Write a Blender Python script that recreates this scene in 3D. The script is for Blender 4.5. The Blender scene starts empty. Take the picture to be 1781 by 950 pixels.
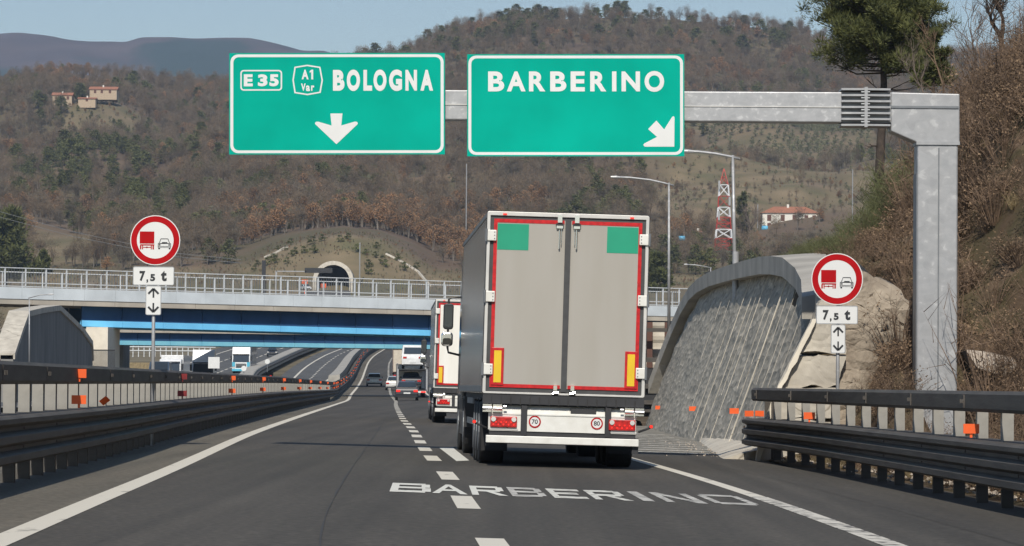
import bpy, bmesh, math, random
from mathutils import Vector, Matrix, noise
R = math.radians
random.seed(7)
SC = bpy.context.scene
COL = SC.collection

# ------------------------------------------------------------------ camera
F, CX, CY, H = 7000.0, 890.5, 475.0, 1.26
PITCH, ROLL = math.atan(197 / F), R(0.4)
fwd = Vector((0, math.cos(PITCH), math.sin(PITCH)))
rt0 = Vector((1, 0, 0)); up0 = rt0.cross(fwd)
rt = rt0 * math.cos(ROLL) + up0 * math.sin(ROLL)
up = up0 * math.cos(ROLL) - rt0 * math.sin(ROLL)
cam_d = bpy.data.cameras.new('camera'); cam = bpy.data.objects.new('camera', cam_d); COL.objects.link(cam)
mt = Matrix((rt, up, -fwd)).transposed().to_4x4(); mt.translation = (0, 0, H); cam.matrix_world = mt
cam_d.sensor_width = 36; cam_d.lens = F / 1781 * 36; cam_d.clip_start = 0.5; cam_d.clip_end = 40000
SC.camera = cam

# ------------------------------------------------------------------ light
SUN_EL, SUN_AZ = R(42), R(184)         # the sun stands behind the camera, a little to its left
world = bpy.data.worlds.new('World'); SC.world = world; world.use_nodes = True
nt = world.node_tree; nt.nodes.clear()
sky = nt.nodes.new('ShaderNodeTexSky'); sky.sky_type = 'NISHITA'; sky.sun_disc = False
sky.sun_elevation = SUN_EL; sky.sun_rotation = SUN_AZ
sky.air_density = 1.0; sky.dust_density = 0.3; sky.ozone_density = 2.0
bg = nt.nodes.new('ShaderNodeBackground'); bg.inputs[1].default_value = 0.10
wo = nt.nodes.new('ShaderNodeOutputWorld')
nt.links.new(sky.outputs[0], bg.inputs[0]); nt.links.new(bg.outputs[0], wo.inputs[0])
sun_d = bpy.data.lights.new('sun', 'SUN'); sun_d.energy = 4.2; sun_d.angle = R(0.55); sun_d.color = (1, 0.94, 0.84)
sun = bpy.data.objects.new('sun', sun_d); COL.objects.link(sun)
sdir = Vector((math.sin(SUN_AZ) * math.cos(SUN_EL), math.cos(SUN_AZ) * math.cos(SUN_EL), math.sin(SUN_EL)))
sun.rotation_euler = sdir.to_track_quat('Z', 'Y').to_euler(); sun.location = (0, -50, 80)
SC.view_settings.view_transform = 'Standard'; SC.view_settings.look = 'None'
SC.view_settings.exposure = 0.0; SC.view_settings.gamma = 1; SC.view_settings.use_curve_mapping = False
SC.cycles.volume_bounces = 0; SC.cycles.max_bounces = 6; SC.cycles.transparent_max_bounces = 8

# ------------------------------------------------------------------ helpers
def W(px, py, Y):
    """point of the world at depth Y that stands behind a point of the survey picture"""
    d = fwd + rt * ((px - CX) / F) - up * ((py - CY) / F)
    return Vector((0, 0, H)) + d * (Y / d.y)
def interp(x, pts):
    if x <= pts[0][0]: return pts[0][1]
    for (a, b), (c, d) in zip(pts, pts[1:]):
        if x <= c: return b + (d - b) * (x - a) / (c - a)
    return pts[-1][1]
def sstep(x, a, b):
    t = min(1, max(0, (x - a) / (b - a))); return t * t * (3 - 2 * t)
def smooth_path(pts, step):
    """Catmull-Rom through (Y, X) pairs, resampled at even Y steps"""
    def at(Y):
        n = len(pts)
        if Y <= pts[0][0]:
            (a, b), (c, d) = pts[0], pts[1]; return b + (d - b) * (Y - a) / (c - a)
        for i in range(n - 1):
            if Y <= pts[i + 1][0]:
                y0, x0 = pts[i]; y1, x1 = pts[i + 1]
                m0 = (x1 - pts[i - 1][1]) / (y1 - pts[i - 1][0]) if i else (x1 - x0) / (y1 - y0)
                m1 = (pts[i + 2][1] - x0) / (pts[i + 2][0] - y0) if i + 2 < n else (x1 - x0) / (y1 - y0)
                h = y1 - y0; t = (Y - y0) / h
                return ((2*t**3 - 3*t*t + 1) * x0 + (t**3 - 2*t*t + t) * h * m0 + (-2*t**3 + 3*t*t) * x1 + (t**3 - t*t) * h * m1)
        (a, b), (c, d) = pts[-2], pts[-1]; return d + (d - b) * (Y - c) / (c - a)
    return at
def prof(Y): return 3.9e-5 * max(0.0, Y - 280) ** 2
def xfall(Y): return 0.022 * max(0.0, 1 - max(0.0, Y - 150) / 250.0)
def road_z(X, Y): return prof(Y) - xfall(Y) * X

class MB:
    """collects simple shapes and links them as one mesh"""
    def __init__(s): s.v = []; s.f = []; s.mi = []; s.m = 0
    def add(s, vs, fs):
        o = len(s.v); s.v += [tuple(v) for v in vs]; s.f += [tuple(i + o for i in f) for f in fs]; s.mi += [s.m] * len(fs); return s
    def box(s, c, d, rz=0, rx=0, ry=0):
        M = Matrix.Rotation(rz, 3, 'Z') @ Matrix.Rotation(rx, 3, 'X') @ Matrix.Rotation(ry, 3, 'Y')
        vs = [Vector(c) + M @ Vector((x * d[0] / 2, y * d[1] / 2, z * d[2] / 2)) for z in (-1, 1) for x, y in ((-1, -1), (1, -1), (1, 1), (-1, 1))]
        return s.add(vs, [(3, 2, 1, 0), (4, 5, 6, 7), (0, 1, 5, 4), (1, 2, 6, 5), (2, 3, 7, 6), (3, 0, 4, 7)])
    def bb(s, x0, x1, y0, y1, z0, z1): return s.box(((x0+x1)/2, (y0+y1)/2, (z0+z1)/2), (abs(x1-x0), abs(y1-y0), abs(z1-z0)))
    def tube(s, pts, r, n=8, r2=None, cap=True):
        pts = [Vector(p) for p in pts]; L = len(pts); vs = []
        ref = Vector((0, 0, 1))
        for i, p in enumerate(pts):
            d = (pts[min(i + 1, L - 1)] - pts[max(i - 1, 0)]).normalized()
            rf = ref if abs(d.z) < .95 else Vector((1, 0, 0))
            a = d.cross(rf).normalized(); b = a.cross(d).normalized()
            q = r if not callable(r) else r(i / max(1, L - 1))
            if r2 is not None: q = r + (r2 - r) * i / max(1, L - 1)
            vs += [p + a * math.cos(2*math.pi*k/n) * q + b * math.sin(2*math.pi*k/n) * q for k in range(n)]
        fs = [(i*n+k, i*n+(k+1) % n, (i+1)*n+(k+1) % n, (i+1)*n+k) for i in range(L-1) for k in range(n)]
        if cap: fs += [tuple(range(n))[::-1], tuple(range((L-1)*n, L*n))]
        return s.add(vs, fs)
    def cyl(s, a, b, r, n=20, r2=None): return s.tube([a, b], r, n, r2 if r2 is not None else r)
    def sweep(s, path, prof2, closed=False, cap=True):
        """path: list of (origin, side vector); profile points (t, z)"""
        n = len(prof2); vs = []
        for o, sd in path: vs += [Vector(o) + Vector(sd) * t + Vector((0, 0, z)) for t, z in prof2]
        m = n if closed else n - 1
        fs = [(i*n+k, i*n+(k+1) % n, (i+1)*n+(k+1) % n, (i+1)*n+k) for i in range(len(path)-1) for k in range(m)]
        if closed and cap: fs += [tuple(range(n))[::-1], tuple(range((len(path)-1)*n, len(path)*n))]
        return s.add(vs, fs)
    def prism(s, poly, M, depth):
        """2-D outline in local x,z pushed along local +y by depth, placed with matrix M"""
        n = len(poly)
        vs = [M @ Vector((x, 0, z)) for x, z in poly] + [M @ Vector((x, depth, z)) for x, z in poly]
        return s.add(vs, [tuple(range(n)), tuple(range(2*n-1, n-1, -1))] + [(k, n+k, n+(k+1) % n, (k+1) % n) for k in range(n)])
    def build(s, name, mats, parent=None, smooth=False, bevel=0, recalc=True):
        me = bpy.data.meshes.new(name); me.from_pydata(s.v, [], s.f)
        if not isinstance(mats, (list, tuple)): mats = [mats]
        for m in mats: me.materials.append(m)
        if len(mats) > 1: me.polygons.foreach_set('material_index', s.mi)
        if recalc:
            bm = bmesh.new(); bm.from_mesh(me); bmesh.ops.recalc_face_normals(bm, faces=bm.faces); bm.to_mesh(me); bm.free()
        if smooth: me.polygons.foreach_set('use_smooth', [True] * len(me.polygons))
        o = bpy.data.objects.new(name, me); COL.objects.link(o)
        if parent: o.parent = parent
        if bevel:
            md = o.modifiers.new('bevel', 'BEVEL'); md.width = bevel; md.segments = 2; md.limit_method = 'ANGLE'
        return o
def tag(o, label=None, cat=None, group=None, kind=None):
    for k, v in (('label', label), ('category', cat), ('group', group), ('kind', kind)):
        if v: o[k] = v
    return o
def empty(name, loc=(0, 0, 0), rz=0, ry=0, label=None, cat=None, group=None):
    o = bpy.data.objects.new(name, None); COL.objects.link(o); o.location = loc; o.rotation_euler = (0, ry, rz)
    o.empty_display_size = .2
    return tag(o, label, cat, group)
def copy_tree(o, parent=None):
    c = o.copy(); COL.objects.link(c)
    if parent: c.parent = parent
    for ch in list(o.children): copy_tree(ch, c)
    return c
def rrect(x0, x1, z0, z1, r, n=5):
    out = []
    for cx, cz, a0 in ((x1-r, z1-r, 0), (x0+r, z1-r, 90), (x0+r, z0+r, 180), (x1-r, z0+r, 270)):
        out += [(cx + r*math.cos(R(a0 + 90*k/n)), cz + r*math.sin(R(a0 + 90*k/n))) for k in range(n+1)]
    return out
def ring(s, outer, inner, M, depth):
    n = len(outer)
    vs = [M @ Vector((x, y, z)) for y in (0, depth) for pl in (outer, inner) for x, z in pl]
    fs = []
    for k in range(n):
        j = (k+1) % n
        fs += [(k, j, n+j, n+k), (2*n+k, 3*n+k, 3*n+j, 2*n+j), (k, 2*n+k, 2*n+j, j), (n+k, n+j, 3*n+j, 3*n+k)]
    s.add(vs, fs)

# ------------------------------------------------------------------ materials
def mat(name, col, rough=.6, metal=0.0, var=.12, scale=3.0, bump=0.0, bscale=None, col2=None, spec=.5, stretch=(1, 1, 1), thr=None, rnd=0.0, emit=None, detail=5, clear=0.0, trans=0.0):
    m = bpy.data.materials.new(name); m.use_nodes = True; t = m.node_tree; N = t.nodes; L = t.links
    b = N['Principled BSDF']; b.inputs['Roughness'].default_value = rough; b.inputs['Metallic'].default_value = metal
    b.inputs['Specular IOR Level'].default_value = spec
    if clear: b.inputs['Coat Weight'].default_value = clear
    tc = N.new('ShaderNodeTexCoord'); mp = N.new('ShaderNodeMapping'); mp.inputs['Scale'].default_value = stretch
    L.new(tc.outputs['Object'], mp.inputs[0])
    nz = N.new('ShaderNodeTexNoise'); nz.inputs['Scale'].default_value = scale; nz.inputs['Detail'].default_value = detail
    L.new(mp.outputs[0], nz.inputs['Vector'])
    cr = N.new('ShaderNodeValToRGB')
    lo, hi = thr or (.3, .7)
    cr.color_ramp.elements[0].position = lo; cr.color_ramp.elements[1].position = hi
    c2 = col2 or tuple(min(1, c * (1 + var)) for c in col)
    c1 = col if col2 else tuple(c * (1 - var) for c in col)
    cr.color_ramp.elements[0].color = (*c1, 1); cr.color_ramp.elements[1].color = (*c2, 1)
    L.new(nz.outputs['Fac'], cr.inputs[0]); out = cr.outputs[0]
    if rnd:
        oi = N.new('ShaderNodeObjectInfo'); hs = N.new('ShaderNodeHueSaturation')
        mr = N.new('ShaderNodeMapRange'); mr.inputs['To Min'].default_value = 1 - rnd; mr.inputs['To Max'].default_value = 1 + rnd
        L.new(oi.outputs['Random'], mr.inputs[0]); L.new(mr.outputs[0], hs.inputs['Value']); L.new(out, hs.inputs['Color']); out = hs.outputs[0]
    L.new(out, b.inputs['Base Color'])
    if bump:
        n2 = N.new('ShaderNodeTexNoise'); n2.inputs['Scale'].default_value = bscale or scale * 4; n2.inputs['Detail'].default_value = 6
        L.new(mp.outputs[0], n2.inputs['Vector'])
        bp = N.new('ShaderNodeBump'); bp.inputs['Strength'].default_value = bump; bp.inputs['Distance'].default_value = .05
        L.new(n2.outputs['Fac'], bp.inputs['Height']); L.new(bp.outputs[0], b.inputs['Normal'])
    if emit:
        b.inputs['Emission Color'].default_value = (*emit[0], 1); b.inputs['Emission Strength'].default_value = emit[1]
    return m
def ramp_node(N, stops):
    cr = N.new('ShaderNodeValToRGB'); e = cr.color_ramp.elements
    while len(e) < len(stops): e.new(.5)
    for k, (p, c) in enumerate(stops): e[k].position = p; e[k].color = (*c, 1) if len(c) == 3 else c
    return cr
def galv(name, base=.42, nsc=5):
    m = mat(name, (base, base, base*1.02), .5, .35); t = m.node_tree; N, L = t.nodes, t.links; b = N['Principled BSDF']
    tc = N.new('ShaderNodeTexCoord')
    vo = N.new('ShaderNodeTexVoronoi'); vo.inputs['Scale'].default_value = 7; L.new(tc.outputs['Object'], vo.inputs['Vector'])
    nz = N.new('ShaderNodeTexNoise'); nz.inputs['Scale'].default_value = nsc; nz.inputs['Detail'].default_value = 6; nz.inputs['Distortion'].default_value = .35
    mp = N.new('ShaderNodeMapping'); mp.inputs['Scale'].default_value = (1, 1, 1.3); L.new(tc.outputs['Object'], mp.inputs[0]); L.new(mp.outputs[0], nz.inputs['Vector'])
    mx = N.new('ShaderNodeMix'); mx.data_type = 'RGBA'; mx.inputs[0].default_value = .35
    r1 = ramp_node(N, [(0, (base*.8,)*3), (1, (base*1.15,)*3)]); L.new(vo.outputs['Color'], r1.inputs[0])
    r2 = ramp_node(N, [(.3, (base*.8, base*.82, base*.84)), (.6, (base, base, base*1.01)), (.66, (base*1.35, base*1.35, base*1.33)), (.75, (base*1.4,)*3)]); L.new(nz.outputs['Fac'], r2.inputs[0])
    L.new(r2.outputs[0], mx.inputs[6]); L.new(r1.outputs[0], mx.inputs[7]); L.new(mx.outputs[2], b.inputs['Base Color'])
    return m
M = {}
M['galv'] = galv('galvanised steel', .40); M['galvf'] = galv('finely spangled steel', .42, 11); M['galv_dark'] = mat('galvanised edge', (.2, .21, .22), .5, .4, scale=5)
M['green'] = mat('green sign sheeting', (.0, .355, .26), .8, spec=.08, var=.1, scale=.9, detail=3)
M['signwhite'] = mat('white sign sheeting', (.70, .70, .68), .7, spec=.1, var=.03)
M['signback'] = mat('sign back', (.35, .36, .37), .5, .5)
M['signred'] = mat('red sign sheeting', (.40, .006, .009), .7, spec=.1, var=.1)
M['black'] = mat('black film', (.02, .022, .025), .5, var=.1)
M['rail'] = mat('weathered guard rail', (.070, .062, .054), .65, .1, spec=.25, col2=(.11, .098, .086), scale=2.5, stretch=(1, .35, 3), bump=.1, bscale=9)
M['railpost'] = mat('guard rail post', (.30, .285, .255), .7, .1, var=.25, scale=2, bump=.1)
M['orange'] = mat('orange reflector', (.8, .115, .02), .45, var=.08)
M['darkred'] = mat('grimy red reflector', (.2, .012, .014), .5, var=.3, scale=8)
M['concrete'] = mat('concrete', (.38, .355, .31), .85, var=.2, scale=.8, bump=.3, bscale=6)
M['concrete_dark'] = mat('weathered concrete', (.15, .145, .14), .9, col2=(.25, .24, .22), scale=.7, stretch=(1, 1, .25), bump=.3, bscale=4)
M['concrete_pale'] = mat('pale concrete', (.40, .36, .30), .85, col2=(.6, .55, .46), scale=1.6, stretch=(1, 1, .6), bump=.25, bscale=9)
def cracks(m):
    t = m.node_tree; N, L = t.nodes, t.links; b = N['Principled BSDF']; src = b.inputs['Base Color'].links[0].from_socket
    tc = N.new('ShaderNodeTexCoord'); nz = N.new('ShaderNodeTexNoise'); nz.inputs['Scale'].default_value = 1.1; nz.inputs['Detail'].default_value = 5; L.new(tc.outputs['Object'], nz.inputs['Vector'])
    ad = N.new('ShaderNodeMix'); ad.data_type = 'VECTOR'; ad.inputs[0].default_value = .35; L.new(tc.outputs['Object'], ad.inputs[4]); L.new(nz.outputs['Color'], ad.inputs[5])
    vo = N.new('ShaderNodeTexVoronoi'); vo.feature = 'DISTANCE_TO_EDGE'; vo.inputs['Scale'].default_value = .55; L.new(ad.outputs[1], vo.inputs['Vector'])
    r = ramp_node(N, [(.0, (.35, .32, .28)), (.008, (1, 1, 1))]); L.new(vo.outputs['Distance'], r.inputs[0])
    mx = N.new('ShaderNodeMix'); mx.data_type = 'RGBA'; mx.blend_type = 'MULTIPLY'; mx.inputs[0].default_value = .8; L.new(src, mx.inputs[6]); L.new(r.outputs[0], mx.inputs[7]); L.new(mx.outputs[2], b.inputs['Base Color'])
cracks(M['concrete_pale'])
M['cream'] = mat('cream plaster', (.75, .68, .56), .8, var=.08, scale=2)
M['deck'] = mat('bridge deck edge', (.46, .41, .34), .85, var=.18, scale=.5, stretch=(1, 1, .3), bump=.2)
M['shadeblue'] = mat('shade-toned girder blue', (.028, .075, .165), .7, spec=.15, var=.15, scale=.6, stretch=(1, 1, .3)); M['sunblue'] = mat('sun-toned blue girder band', (.19, .60, .97), .6, spec=.2, var=.08, scale=.7); M['sunteal'] = mat('sun-toned teal girder band', (.19, .50, .64), .6, spec=.2, col2=(.25, .58, .68), scale=.8)  # lit and shaded girder tones, sun and deck shade put into the paint
M['parapet'] = mat('steel parapet plate', (.62, .66, .68), .6, 0.0, var=.12, scale=.5)
M['railing'] = mat('steel railing', (.60, .62, .63), .6, .0, var=.08)
M['blue'] = mat('blue bridge paint', (.05, .36, .80), .7, spec=.15, var=.1, scale=.5, stretch=(1, 1, .4))
M['rubber'] = mat('tyre rubber', (.018, .018, .019), .8, var=.2)
M['chassis'] = mat('dark chassis', (.03, .03, .032), .7, var=.2)
M['gasket'] = mat('dark frame', (.055, .055, .055), .6, var=.2, scale=6)
M['framew'] = mat('pale metal frame', (.62, .60, .56), .4, .2, var=.1)
M['white'] = mat('white paint', (.66, .64, .58), .35, col2=(.78, .77, .72), scale=5, detail=7, clear=.15)
M['doorgrey'] = mat('warm grey door panel', (.35, .325, .28), .5, col2=(.385, .362, .322), scale=1.8, detail=6, stretch=(1.6, 1, .22))
M['doorwhite'] = mat('white door panel', (.74, .71, .63), .4, col2=(.83, .81, .75), scale=2, stretch=(1.5, 1, .25))
M['truckside'] = mat('dark grey metal side', (.47, .465, .455), .22, .7, var=.1, scale=2, stretch=(1, .3, 1))
M['stickgreen'] = mat('green sticker', (.01, .30, .17), .5, var=.06)
M['tapered'] = mat('red marking tape', (.50, .01, .012), .35, var=.25, scale=14)
M['yellow'] = mat('yellow reflective plate', (.75, .50, .02), .4, var=.08)
M['chrome'] = mat('chrome', (.8, .8, .8), .18, 1.0, var=.05)
M['lampred'] = mat('red tail lamp', (.45, .01, .01), .2, var=.5, scale=18, clear=.6)
M['brakelamp'] = mat('lit brake lamp', (.7, .02, .01), .3, emit=((1, .03, .02), .7))
M['lampclear'] = mat('clear lamp', (.7, .68, .66), .15, .3, clear=.6)
M['glass'] = mat('dark glass', (.03, .04, .05), .08, 0, spec=.8, var=.1)
M['carblack'] = mat('black car paint', (.02, .022, .028), .2, clear=.8); M['carsilver'] = mat('silver car paint', (.6, .58, .54), .4, .1, clear=.6)
M['cardark'] = mat('dark grey car paint', (.03, .031, .035), .4, clear=.3); M['carwhite'] = mat('white car paint', (.78, .78, .77), .3, clear=.6)
M['navy'] = mat('dark blue paint', (.05, .08, .13), .3, clear=.5); M['skyblue'] = mat('sky blue paint', (.1, .45, .6), .3, clear=.5)
M['beige'] = mat('beige tarpaulin', (.55, .48, .38), .7); M['brownrust'] = mat('rusty brown steel', (.11, .05, .035), .7)
M['tile'] = mat('terracotta roof', (.36, .15, .085), .8, var=.3, scale=1.2, stretch=(1, 4, 1)); M['shutter'] = mat('brown shutter', (.12, .05, .035), .7)
M['whitewall'] = mat('whitewashed wall', (.75, .72, .64), .8, var=.08); M['stonewall'] = mat('old stone wall', (.48, .37, .26), .9, var=.25)
M['towerred'] = mat('tower red', (.52, .06, .045), .6); M['towerwhite'] = mat('tower white', (.8, .8, .8), .6); M['towergreen'] = mat('tower green', (.16, .22, .17), .6)
M['bluetank'] = mat('light blue plastic', (.15, .5, .75), .5)
M['bark'] = mat('dark bark', (.06, .045, .035), .9, var=.35, scale=5, bump=.5, bscale=30)
M['barkgrey'] = mat('grey bark', (.13, .10, .08), .9, var=.35, scale=4, bump=.4, bscale=20)
M['needle'] = mat('pine needles', (.04, .05, .012), .8, col2=(.13, .135, .038), scale=1.6)
M['needle_far'] = mat('evergreen foliage', (.055, .064, .02), .8, col2=(.15, .15, .05), scale=.9, rnd=.3)
M['twig_far'] = mat('bare twigs', (.105, .084, .058), .9, col2=(.18, .143, .10), scale=.5, rnd=.35)
M['twig_far2'] = mat('reddish bare twigs', (.12, .088, .056), .9, col2=(.20, .145, .093), scale=.5, rnd=.3)
M['leafdead'] = mat('dead oak leaves', (.20, .105, .05), .9, col2=(.33, .185, .09), scale=.7, rnd=.3)
M['olive'] = mat('olive foliage', (.13, .135, .07), .8, col2=(.21, .21, .12), scale=1, rnd=.2)
M['trunkfar'] = mat('pale trunks', (.19, .165, .14), .9, rnd=.3)
M['brush'] = mat('dry brush', (.085, .055, .035), .9, col2=(.20, .135, .09), scale=3, rnd=.4)
M['brushleaf'] = mat('withered leaves', (.12, .075, .042), .9, col2=(.25, .17, .105), scale=5, rnd=.3)
M['drygrass'] = mat('dry grass', (.17, .125, .065), .9, col2=(.30, .235, .13), scale=4, rnd=.3)
M['broom'] = mat('green broom twigs', (.055, .062, .024), .9, col2=(.115, .12, .052), scale=2, rnd=.3)
M['rock'] = mat('bare rocks', (.36, .30, .24), .9, col2=(.50, .43, .36), scale=3, bump=.5)

# asphalt with wheel wear, patches and fine grain
def asphalt(name, c0, c1, streak=True):
    m = mat(name, c0, .82, col2=c1, scale=.35, stretch=(1.6, .25, 1), spec=.35); t = m.node_tree; N, L = t.nodes, t.links; b = N['Principled BSDF']
    src = b.inputs['Base Color'].links[0].from_socket
    tc = N.new('ShaderNodeTexCoord')
    g = N.new('ShaderNodeTexNoise'); g.inputs['Scale'].default_value = 16; g.inputs['Detail'].default_value = 4; L.new(tc.outputs['Object'], g.inputs['Vector'])
    r = ramp_node(N, [(.3, (.62,)*3), (.7, (1.42,)*3)]); L.new(g.outputs['Fac'], r.inputs[0])
    mx = N.new('ShaderNodeMix'); mx.data_type = 'RGBA'; mx.blend_type = 'MULTIPLY'; mx.inputs[0].default_value = 1
    L.new(src, mx.inputs[6]); L.new(r.outputs[0], mx.inputs[7]); out = mx.outputs[2]
    if streak:
        mp = N.new('ShaderNodeMapping'); mp.inputs['Scale'].default_value = (2.2, .012, 1); L.new(tc.outputs['Object'], mp.inputs[0])
        s = N.new('ShaderNodeTexNoise'); s.inputs['Scale'].default_value = 1; s.inputs['Detail'].default_value = 3; L.new(mp.outputs[0], s.inputs['Vector'])
        r3 = ramp_node(N, [(.35, (.84, .84, .83)), (.65, (1.13, 1.12, 1.1))]); L.new(s.outputs['Fac'], r3.inputs[0])
        m2 = N.new('ShaderNodeMix'); m2.data_type = 'RGBA'; m2.blend_type = 'MULTIPLY'; m2.inputs[0].default_value = 1
        L.new(out, m2.inputs[6]); L.new(r3.outputs[0], m2.inputs[7]); out = m2.outputs[2]
    L.new(out, b.inputs['Base Color'])
    bp = N.new('ShaderNodeBump'); bp.inputs['Strength'].default_value = .35; bp.inputs['Distance'].default_value = .01
    L.new(g.outputs['Fac'], bp.inputs['Height']); L.new(bp.outputs[0], b.inputs['Normal'])
    return m
M['asphalt'] = asphalt('asphalt', (.058, .051, .0415), (.079, .070, .0575))
M['shoulder'] = asphalt('dusty shoulder asphalt', (.11, .096, .074), (.15, .133, .104))
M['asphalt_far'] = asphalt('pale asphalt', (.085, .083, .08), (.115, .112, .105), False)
def paint(name, wear_lo, wear_hi, scale, stretch, col=(.68, .65, .56), under=(.078, .070, .058)):
    return mat(name, under, .7, col2=col, scale=scale, stretch=stretch, thr=(wear_lo, wear_hi), detail=8)
M['line'] = paint('worn white road paint', .22, .36, 3, (1, .3, 1), (.66, .61, .51))
M['lettering'] = paint('worn road paint', .22, .38, 5, (1.2, .8, 1), (.70, .68, .60)); M['lettering_mid'] = paint('thin road paint', .30, .48, 5, (1.2, .8, 1), (.68, .66, .58)); M['lettering_thin'] = paint('almost gone road paint', .38, .58, 6, (.7, 2.2, 1), (.70, .67, .6))
M['crackline'] = paint('cracked road paint', .40, .50, 6, (1, 1, 1), (.62, .58, .50))

# ground materials
def ground_mat(name, stops, sc, bump=.5, bs=3):
    m = mat(name, stops[0], .95, col2=stops[-1], scale=sc, bump=bump, bscale=bs, spec=.2); t = m.node_tree; N, L = t.nodes, t.links
    b = N['Principled BSDF']; cr = b.inputs['Base Color'].links[0].from_node
    e = cr.color_ramp.elements
    for k, c in enumerate(stops[1:-1]):
        q = e.new(.3 + .4 * (k + 1) / (len(stops) - 1)); q.color = (*c, 1)
    return m
M['bank'] = ground_mat('embankment soil', [(.055, .038, .025), (.10, .068, .043), (.08, .066, .035), (.18, .125, .085)], .55, .8, 2.5)
M['verge'] = ground_mat('verge soil', [(.10, .085, .05), (.17, .14, .09), (.21, .18, .12)], .1)
M['hill'] = ground_mat('hillside soil', [(.10, .072, .052), (.16, .115, .08), (.115, .10, .055), (.22, .155, .10)], .012, .3, .2)
M['mount'] = mat('distant woodland', (.072, .050, .052), 1, col2=(.125, .088, .085), scale=.006, detail=12, spec=.1, bump=1.0, bscale=.03)

# ------------------------------------------------------------------ ground and roads
LEFT = smooth_path([(20, -3.45), (38.8, -4.09), (55.1, -4.63), (92.1, -5.95), (162.8, -8.0), (236, -10.2), (305.7, -12.4), (381, -15.1), (452, -17.2), (520, -19.2), (576, -20.9), (639, -22.6), (690, -23.2), (760, -22.2), (900, -17)], 1)
DASH = smooth_path([(20, .25), (42, -.45), (54.7, -.84), (76.5, -1.62), (110, -2.69), (141.5, -3.8), (236, -6.75), (305, -8.75), (381, -11.4), (452.8, -13.7), (577, -17.6), (640, -19.3), (700, -19.9), (760, -19), (900, -13.6)], 1)
RIGHT = smooth_path([(20, 3.45), (41.5, 3.16), (50.2, 2.98), (60, 2.7), (72.4, 2.25), (110, .9), (141, -.2), (236, -3.2), (305, -5.3), (381, -7.9), (452.8, -10.1), (577, -14.1), (640, -15.8), (700, -16.5), (760, -15.6), (900, -10)], 1)
BARR = smooth_path([(20, 6.6), (45.9, 5.86), (56, 5.62), (67, 5.3), (76.6, 4.83), (80, 4.7)], 1)
def yrange(a, b):
    out = [a]; y = a
    while y < b: y += 1.5 + abs(y) * .02; out.append(min(y, b))
    return out
def strip(mb, fa, fb, a, b, dz=0.0, cols=1, zf=road_z):
    ys = yrange(a, b); vs = []
    for y in ys:
        xa, xb = fa(y), fb(y)
        for c in range(cols + 1):
            x = xa + (xb - xa) * c / cols; vs.append((x, y, zf(x, y) + dz))
    n = cols + 1
    mb.add(vs, [(i*n+c, i*n+c+1, (i+1)*n+c+1, (i+1)*n+c) for i in range(len(ys)-1) for c in range(cols)])
# verge: one wide sheet that carries the roads and reaches past both sides
mb = MB(); strip(mb, lambda y: -900, lambda y: 900, -120, 790, -.5, 12, lambda x, y: prof(y) - xfall(y) * max(-12, min(12, x)))
tag(mb.build('ground', M['verge'], recalc=False), kind='structure')
mb = MB(); strip(mb, lambda y: LEFT(y) - .1, lambda y: interp(y, [(20, BARR(20) + .2), (80, 5.1), (134, 5.2), (150, RIGHT(150) + 3), (900, RIGHT(900) + 3)]) if y < 150 else RIGHT(y) + 3, -40, 800, 0, 4)
tag(mb.build('road', M['asphalt'], recalc=False), kind='structure')
mb = MB(); strip(mb, lambda y: LEFT(y) - 2.6, lambda y: LEFT(y) - .1, -40, 800, .0, 2)
tag(mb.build('road_shoulder', M['shoulder'], recalc=False), kind='structure')
mb = MB(); strip(mb, lambda y: RIGHT(y) + 1.2, lambda y: BARR(y) + .3, -20, 76, .002, 1)
tag(mb.build('hard_shoulder', M['asphalt'], recalc=False), kind='structure')
def path_line(mb, f, a, b, w, dz=.0045, zf=road_z): strip(mb, lambda y: f(y) - w / 2, lambda y: f(y) + w / 2, a, b, dz, 1, zf)
mb = MB(); path_line(mb, LEFT, -20, 780, .25)
tag(mb.build('edge_line', M['line'], recalc=False), kind='structure')
mb = MB(); path_line(mb, RIGHT, -20, 49, .22); 
tag(mb.build('edge_line', M['crackline'], recalc=False), kind='structure')
mb = MB(); path_line(mb, RIGHT, 49, 780, .2)
tag(mb.build('edge_line', M['line'], recalc=False), kind='structure')
mb = MB(); d = [(31.4, 33.2), (41.0, 45.6), (53.2, 58.0)]
y = 66.0
while y < 760: d.append((y, y + 4.6)); y += 9.4
for a, b in d: path_line(mb, DASH, a, b, .24)
tag(mb.build('lane_line', M['line'], recalc=False), kind='structure')

def text_mesh(txt, bold=.03, res=6, spacing=1.0):
    cu = bpy.data.curves.new('t', 'FONT'); cu.body = txt; cu.offset = bold; cu.resolution_u = res; cu.space_character = spacing
    o = bpy.data.objects.new('t', cu); COL.objects.link(o)
    bpy.context.view_layer.update()
    me = bpy.data.meshes.new_from_object(o.evaluated_get(bpy.context.evaluated_depsgraph_get()))
    vs = [v.co.copy() for v in me.vertices]; fs = [tuple(p.vertices) for p in me.polygons]
    bpy.data.objects.remove(o); bpy.data.curves.remove(cu); bpy.data.meshes.remove(me)
    x0 = min(v.x for v in vs); x1 = max(v.x for v in vs); z0 = min(v.y for v in vs); z1 = max(v.y for v in vs)
    return [((v.x - x0) / (x1 - x0), (v.y - z0) / (z1 - z0)) for v in vs], fs
def put_text(mb, txt, Mx, x0, x1, z0, z1, bold=.03, spacing=1.0, y=0.0):
    vs, fs = text_mesh(txt, bold, spacing=spacing)
    mb.add([Mx @ Vector((x0 + (x1-x0)*u, y, z0 + (z1-z0)*v)) for u, v in vs], fs)
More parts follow.
